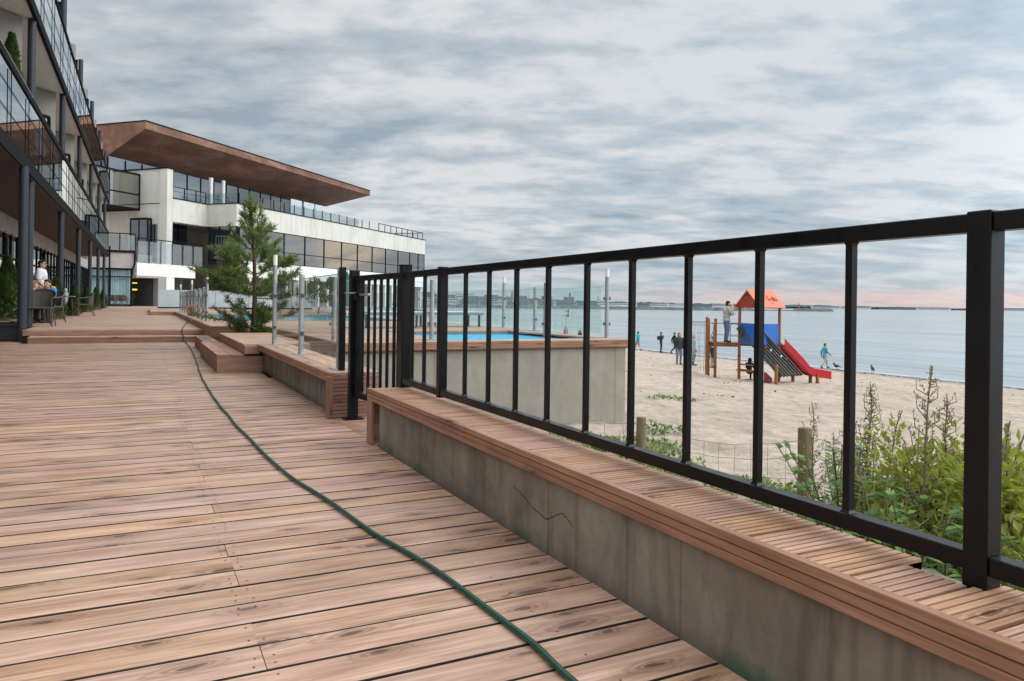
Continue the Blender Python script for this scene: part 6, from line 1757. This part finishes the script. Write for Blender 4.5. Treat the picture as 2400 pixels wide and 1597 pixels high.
for x, y, rz, l in ((-2.12,20.0,175*DEG,'brown wicker chair with its back to the steps at the front table'),(-3.0,20.9,-90*DEG,'brown wicker chair left of the dark columns'),(-2.25,23.0,150*DEG,'brown wicker chair under the seated blue child'),(-2.62,22.6,-60*DEG,'brown wicker chair under the seated orange child')):
    dup(ch, (x,y,.25), rz, l)
tb_ = thing('terrace_table', 'square grey topped terrace table in front of the standing man', 'table', (-2.42,21.4,.25), .1, None)
mb = MB(); mb.box(-.42,.42,-.42,.42,.70,.735); mb.build('tabletop', M['tabletop'], tb_, local=True, bevel=.008)
for sx_ in (-1,1):
    for sy_ in (-1,1):
        mb = MB(); mb.tube([(sx_*.36,sy_*.36,0),(sx_*.33,sy_*.33,.70)], .018, 8); mb.build('leg', M['wicker'], tb_, local=True)
t2 = dup(tb_, (-2.7,31.7,.25), .0, 'terrace table behind the lone wicker armchair')
for k, (x, y, rz) in enumerate(((-2.35,70.6,.2),(-1.55,70.8,-.1),(-1.95,69.9,3.1))):
    dup(ch, (x,y,.25), rz, ['dark chair left of the pair before the curtained glass room','dark chair right of the pair before the curtained glass room','dark chair with its back to us before the glass room'][k], 1.1)
dup(tb_, (-1.95,70.7,.25), 0, 'small table before the curtained glass room', .95)

# sun loungers on the pool terrace
def lounger(loc, rz, label):
    t = thing('sun_lounger', label, 'sun lounger', loc, rz, 'sun loungers beside the near pool')
    mb = MB(); mb.box(-.31,.31,-.95,.35,.26,.30); mb.build('seat', M['tabletop'], t, local=True, bevel=.01)
    mb = MB(); mb.prism([(-.31,.36,.27),(.31,.36,.27),(.31,.95,.46),(-.31,.95,.46)], (0,-.01,.035)); mb.build('backrest', M['tabletop'], t, local=True)
    mb = MB(); mb.box(-.29,.29,-.9,.3,.302,.335); mb.build('cushion', clothm('white_blue_cushion',(.45,.55,.62)), t, local=True, bevel=.012)
    for x in (-.27,.27):
        for y in (-.85,.3): 
            mb = MB(); mb.box(x-.02,x+.02,y-.02,y+.02,0,.259); mb.build('leg', M['frame'], t, local=True)
    return t
lo = lounger((4.2,14.3,.401), 1.5, 'sun lounger nearest the gate on the deck behind the near pool')
dup(lo, (5.7,14.9,.401), 1.62, 'sun lounger farther right on the deck behind the near pool')
# ------------------------------------------------------------------ far shore of the bay
def az_pt(azd, D, z=-3.0):
    a = radians(azd); return Vector((D*sin(a), D*cos(a), z))
random.seed(101)
def berm(name, a0, a1, d0, d1, h, label, rough=.35, steps=160, depth=14., mat='rock'):
    mb = MB(); prev = None
    for i in range(steps+1):
        u = i/steps; az_ = a0+(a1-a0)*u; D = d0+(d1-d0)*u
        hh = h*(1+rough*(mnoise.noise(Vector((u*60,h,3)))+.6*mnoise.noise(Vector((u*190,h,9))))); hh *= min(1., (1-u)*30+.15, u*40+.3)
        d_ = 1.5*mnoise.noise(Vector((u*80,1,h)))
        row = [az_pt(az_, D+d_, -3.3), az_pt(az_, D+depth*.35, -3.0+hh*.85), az_pt(az_, D+depth*.6, -3.0+hh), az_pt(az_, D+depth, -3.3)]
        if prev:
            for k in range(3): mb.face([prev[k], row[k], row[k+1], prev[k+1]], 0, False, random.random())
        prev = row
    return struct(mb.build(name, M[mat]), label)
berm('breakwater', 16.0, 45.5, 560, 700, 2.7, 'long low dark stone breakwater across the bay')
berm('outer_breakwater', 33.0, 50.4, 770, 800, 1.15, 'second low breakwater ending right of the play tower', .3)
berm('stone_islet', 47.6, 50.3, 790, 800, 3.0, 'low dark rocky head at the end of the breakwater', .35, 60, 20.)
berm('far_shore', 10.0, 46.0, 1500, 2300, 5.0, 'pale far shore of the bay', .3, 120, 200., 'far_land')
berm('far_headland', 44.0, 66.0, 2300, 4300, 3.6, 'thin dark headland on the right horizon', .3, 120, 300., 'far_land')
# tree belt: one far-off mass
mb = MB()
for i in range(900):
    u = random.random(); az_ = 12+u*34.5; D = 1560+u*760+random.uniform(0,160)
    cl = .5+.5*mnoise.noise(Vector((az_*.9,2,0)))+.35*mnoise.noise(Vector((az_*3.7,5,0)))
    if random.random() > .15+cl: continue
    hh = random.uniform(4,8.5)*(.55+.6*cl)*(1.2-.35*u)
    c = az_pt(az_, D, .5+hh*.4); mb.ell(c, (random.uniform(7,18), random.uniform(7,14), hh), 7, 5, 0, random.random(), .25, False)
for i in range(520):
    u = random.random(); az_ = 45.5+u*20.; D = 2400+u*1900+random.uniform(0,100)
    cl = .5+.5*mnoise.noise(Vector((az_*.8,7,0)))
    if random.random() > .25+cl: continue
    hh = random.uniform(4,8.)*(1.25-.75*u)*(.6+.5*cl)
    mb.ell(az_pt(az_, D, -.5+hh*.3), (random.uniform(14,40), random.uniform(14,30), hh), 7, 5, 0, random.random(), .25, False)
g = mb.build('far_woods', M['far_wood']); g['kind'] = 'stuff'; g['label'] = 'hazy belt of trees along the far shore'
# wooded hill right of centre
hill = MB()
for i in range(90):
    az_ = random.gauss(31.4, .35); D = random.uniform(1500,1600); hh = max(3., 11*math.exp(-((az_-31.4)/.45)**2))
    hill.ell(az_pt(az_, D, hh*.55-2.), (random.uniform(6,12),9,hh*.55), 7, 5, 0, random.random(), .2, False)
g = hill.build('wooded_hill', M['far_wood']); g['kind'] = 'stuff'; g['label'] = 'small dark wooded hill across the bay beside the chimney'
# individual buildings across the bay
bm_ = ['far_white','far_grey','far_teal','far_brown']
def far_building(azd, D, w_, h_, mat, label, rows=3, grp='distant buildings across the bay'):
    c = az_pt(azd, D, 0.); a = radians(azd); r_ = Vector((cos(a),-sin(a),0)); f_ = Vector((sin(a),cos(a),0))
    t = thing('distant_building', label, 'building', (c.x,c.y,-3.), 0, grp)
    mb = MB(); q = [c-r_*w_/2, c+r_*w_/2, c+r_*w_/2+f_*14, c-r_*w_/2+f_*14]
    mb.prism([Vector((p.x,p.y,-3.)) for p in q], (0,0,h_+3.)); mb.build('wall', M[mat], t)
    mb = MB(); mb.prism([Vector((p.x,p.y,h_+.02)) for p in q], (0,0,.9)); mb.build('roof', M['far_roof'], t)
    for k in range(rows):
        z = h_*(k+.55)/rows
        mb = MB(); mb.face([Vector((p.x,p.y,zz)) for p, zz in ((c-r_*w_*.45-f_*.15, z-.7),(c+r_*w_*.45-f_*.15, z-.7),(c+r_*w_*.45-f_*.15, z+.7),(c-r_*w_*.45-f_*.15, z+.7))]); mb.build('window_band', M['far_roof'], t)
random.seed(113)
side_n = ['pale','grey','bluish','reddish']
import itertools
k = 0
fixed = [(18.2,1300,34,13,2,'teal tower block seen between gate post and first baluster'),(19.9,1300,34,14,2,'blue grey slab block left of the short railing post'),(20.5,1350,24,10,0,'pale wide block just right of the teal tower block'),(22.2,1350,30,11,1,'grey terraced block behind the masts left of centre'),(23.1,1380,28,10.5,2,'bluish apartment block in the middle of the marina skyline'),(24.0,1400,34,9,0,'long pale block behind the marina, third from the lamp post'),(25.0,1400,26,12,2,'blue fronted office slab behind the seaward lamp post'),(25.6,1420,40,10,1,'grey block just right of the seaward lamp post'),(26.8,1450,40,8,0,'low pale warehouse left of the church spire'),(28.0,1450,42,8,1,'low grey warehouse behind the pool posts'),(29.3,1480,40,7,0,'pale shed between the pool posts and the wooded hill'),(30.6,1320,46,6,0,'white domed looking hall before the wooded hill'),(32.2,1350,60,7,1,'grey hall right of the chimney'),(33.1,1400,50,7.5,0,'white striped hall at left of the corner lamp post'),(34.6,1500,90,5,0,'long white low shed right of the corner lamp post'),(36.2,1600,60,5.5,1,'small grey house row in the trees left of the beach couple'),(37.5,1650,70,6,0,'white villa row above the breakwater near the couple'),(38.9,1750,80,5,0,'white low hall above the climbing net'),(40.5,1850,90,5.5,1,'grey hall on far shore behind man on platform'),(42.0,1950,80,5,0,'white block on far shore left of the orange roof'),(49.8,2600,90,6,0,'tiny white houses on the headland right of the slide'),(51.5,2800,120,5,0,'pale harbour shed on the headland near the tall baluster'),(54.2,3100,140,6,1,'grey shed on the headland left of corner post'),(56.5,3300,120,6.5,0,'white shed on the headland by the corner post'),(61.0,3800,160,9,0,'white ship like block at the right edge horizon')]
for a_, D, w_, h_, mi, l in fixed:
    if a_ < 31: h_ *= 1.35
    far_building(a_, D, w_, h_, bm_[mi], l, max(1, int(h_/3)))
random.seed(140)
for i in range(64):
    a_ = 17.6+i*.225+random.uniform(-.08,.08); mi = random.choice((0,0,0,1,2,3))
    hh_ = random.uniform(2.5,8.5) if random.random() < .75 else random.uniform(9,14)
    far_building(a_, random.uniform(980,1280), random.uniform(6,18), hh_*(.8 if a_ > 28 else 1), bm_[mi], 'small house in the hazy town on the far shore behind the masts', 1 if hh_ < 6 else 2, 'small houses of the hazy town across the bay')
def stack(azd, D, h_, r0, r1, name, label, cat, mat):
    c = az_pt(azd, D, -3.)
    t = thing(name, label, cat, c)
    mb = MB(); mb.tube([c, c+Vector((0,0,h_+3))], [r0,r1], 10); mb.build('shaft', M[mat], t)
    return t, c
stack(31.15, 1480, 24., 2.2, 1.7, 'chimney', 'tall factory chimney rising above the wooded hill', 'chimney', 'far_roof')
t, c = stack(26.65, 1500, 14., 3., 3., 'church_tower', 'slim church tower with pointed spire right of the seaward lamp post', 'church', 'far_grey')
mb = MB(); mb.tube([c+Vector((0,0,17.02)), c+Vector((0,0,33))], [3.2,.1], 8); mb.build('spire', M['far_teal'], t)
t, c = stack(33.35, 1300, 15., 1.6, 1.6, 'striped_mast', 'red and white striped beacon mast by the second railing half', 'beacon', 'far_red')
for k in range(3):
    mb = MB(); mb.tube([c+Vector((0,0,4+5*k)), c+Vector((0,0,6.3+5*k))], 1.7, 10); mb.build('white_band', M['far_white'], t)
t, c = stack(48.0, 800, 4.5, .9, .6, 'harbour_beacon', 'small red beacon on the rocky breakwater head', 'beacon', 'far_red')
mb = MB(); mb.tube([c+Vector((0,0,7.52)), c+Vector((0,0,8.6))], .9, 8); mb.build('lantern', M['far_white'], t)
# moored boats with masts behind the breakwater, right of the gate
random.seed(127)
proto = thing('sailing_boat', 'white sailing boat moored behind the breakwater', 'boat', (0,0,-3.), 0, 'sailing boats moored across the bay')
mb = MB(); 
hullp = [(-4.5,0,1.0),(-3.8,-1.2,1.0),(0,-1.5,1.0),(3,-1.0,1.1),(5,0,1.3),(3,1.0,1.1),(0,1.5,1.0),(-3.8,1.2,1.0)]
low = [(x*.85,y*.6,-.2) for x,y,z in hullp]
mb.raw(hullp+low, [tuple(range(8))]+[((i+1)%8,i,i+8,(i+1)%8+8) for i in range(8)]); mb.build('hull', M['far_white'], proto, local=True)
mb = MB(); mb.box(-2.2,1.5,-.8,.8,1.02,1.7); mb.build('cabin', M['far_white'], proto, local=True, bevel=.2)
mb = MB(); mb.tube([(.8,0,1.0),(.8,0,13.)], [.22,.16], 6); mb.tube([(.8,0,2.4),(-3.6,0,2.3)], .16, 6); mb.build('mast', M['far_roof'], proto, local=True)
first = True
for i in range(34):
    az_ = 18.3 + i*.40 + random.uniform(-.12,.12)
    if 30 < az_: az_ = 20 + (i-30)*2.1
    D = random.uniform(640,760); c = az_pt(az_, D, -2.95)
    sc_ = random.uniform(.55,1.0)
    if first:
        proto.location = c; proto.rotation_euler = (0,0,random.uniform(0,6)); proto.scale = (sc_,sc_,sc_); first = False
    else: dup(proto, c, random.uniform(0,6), None, sc_)
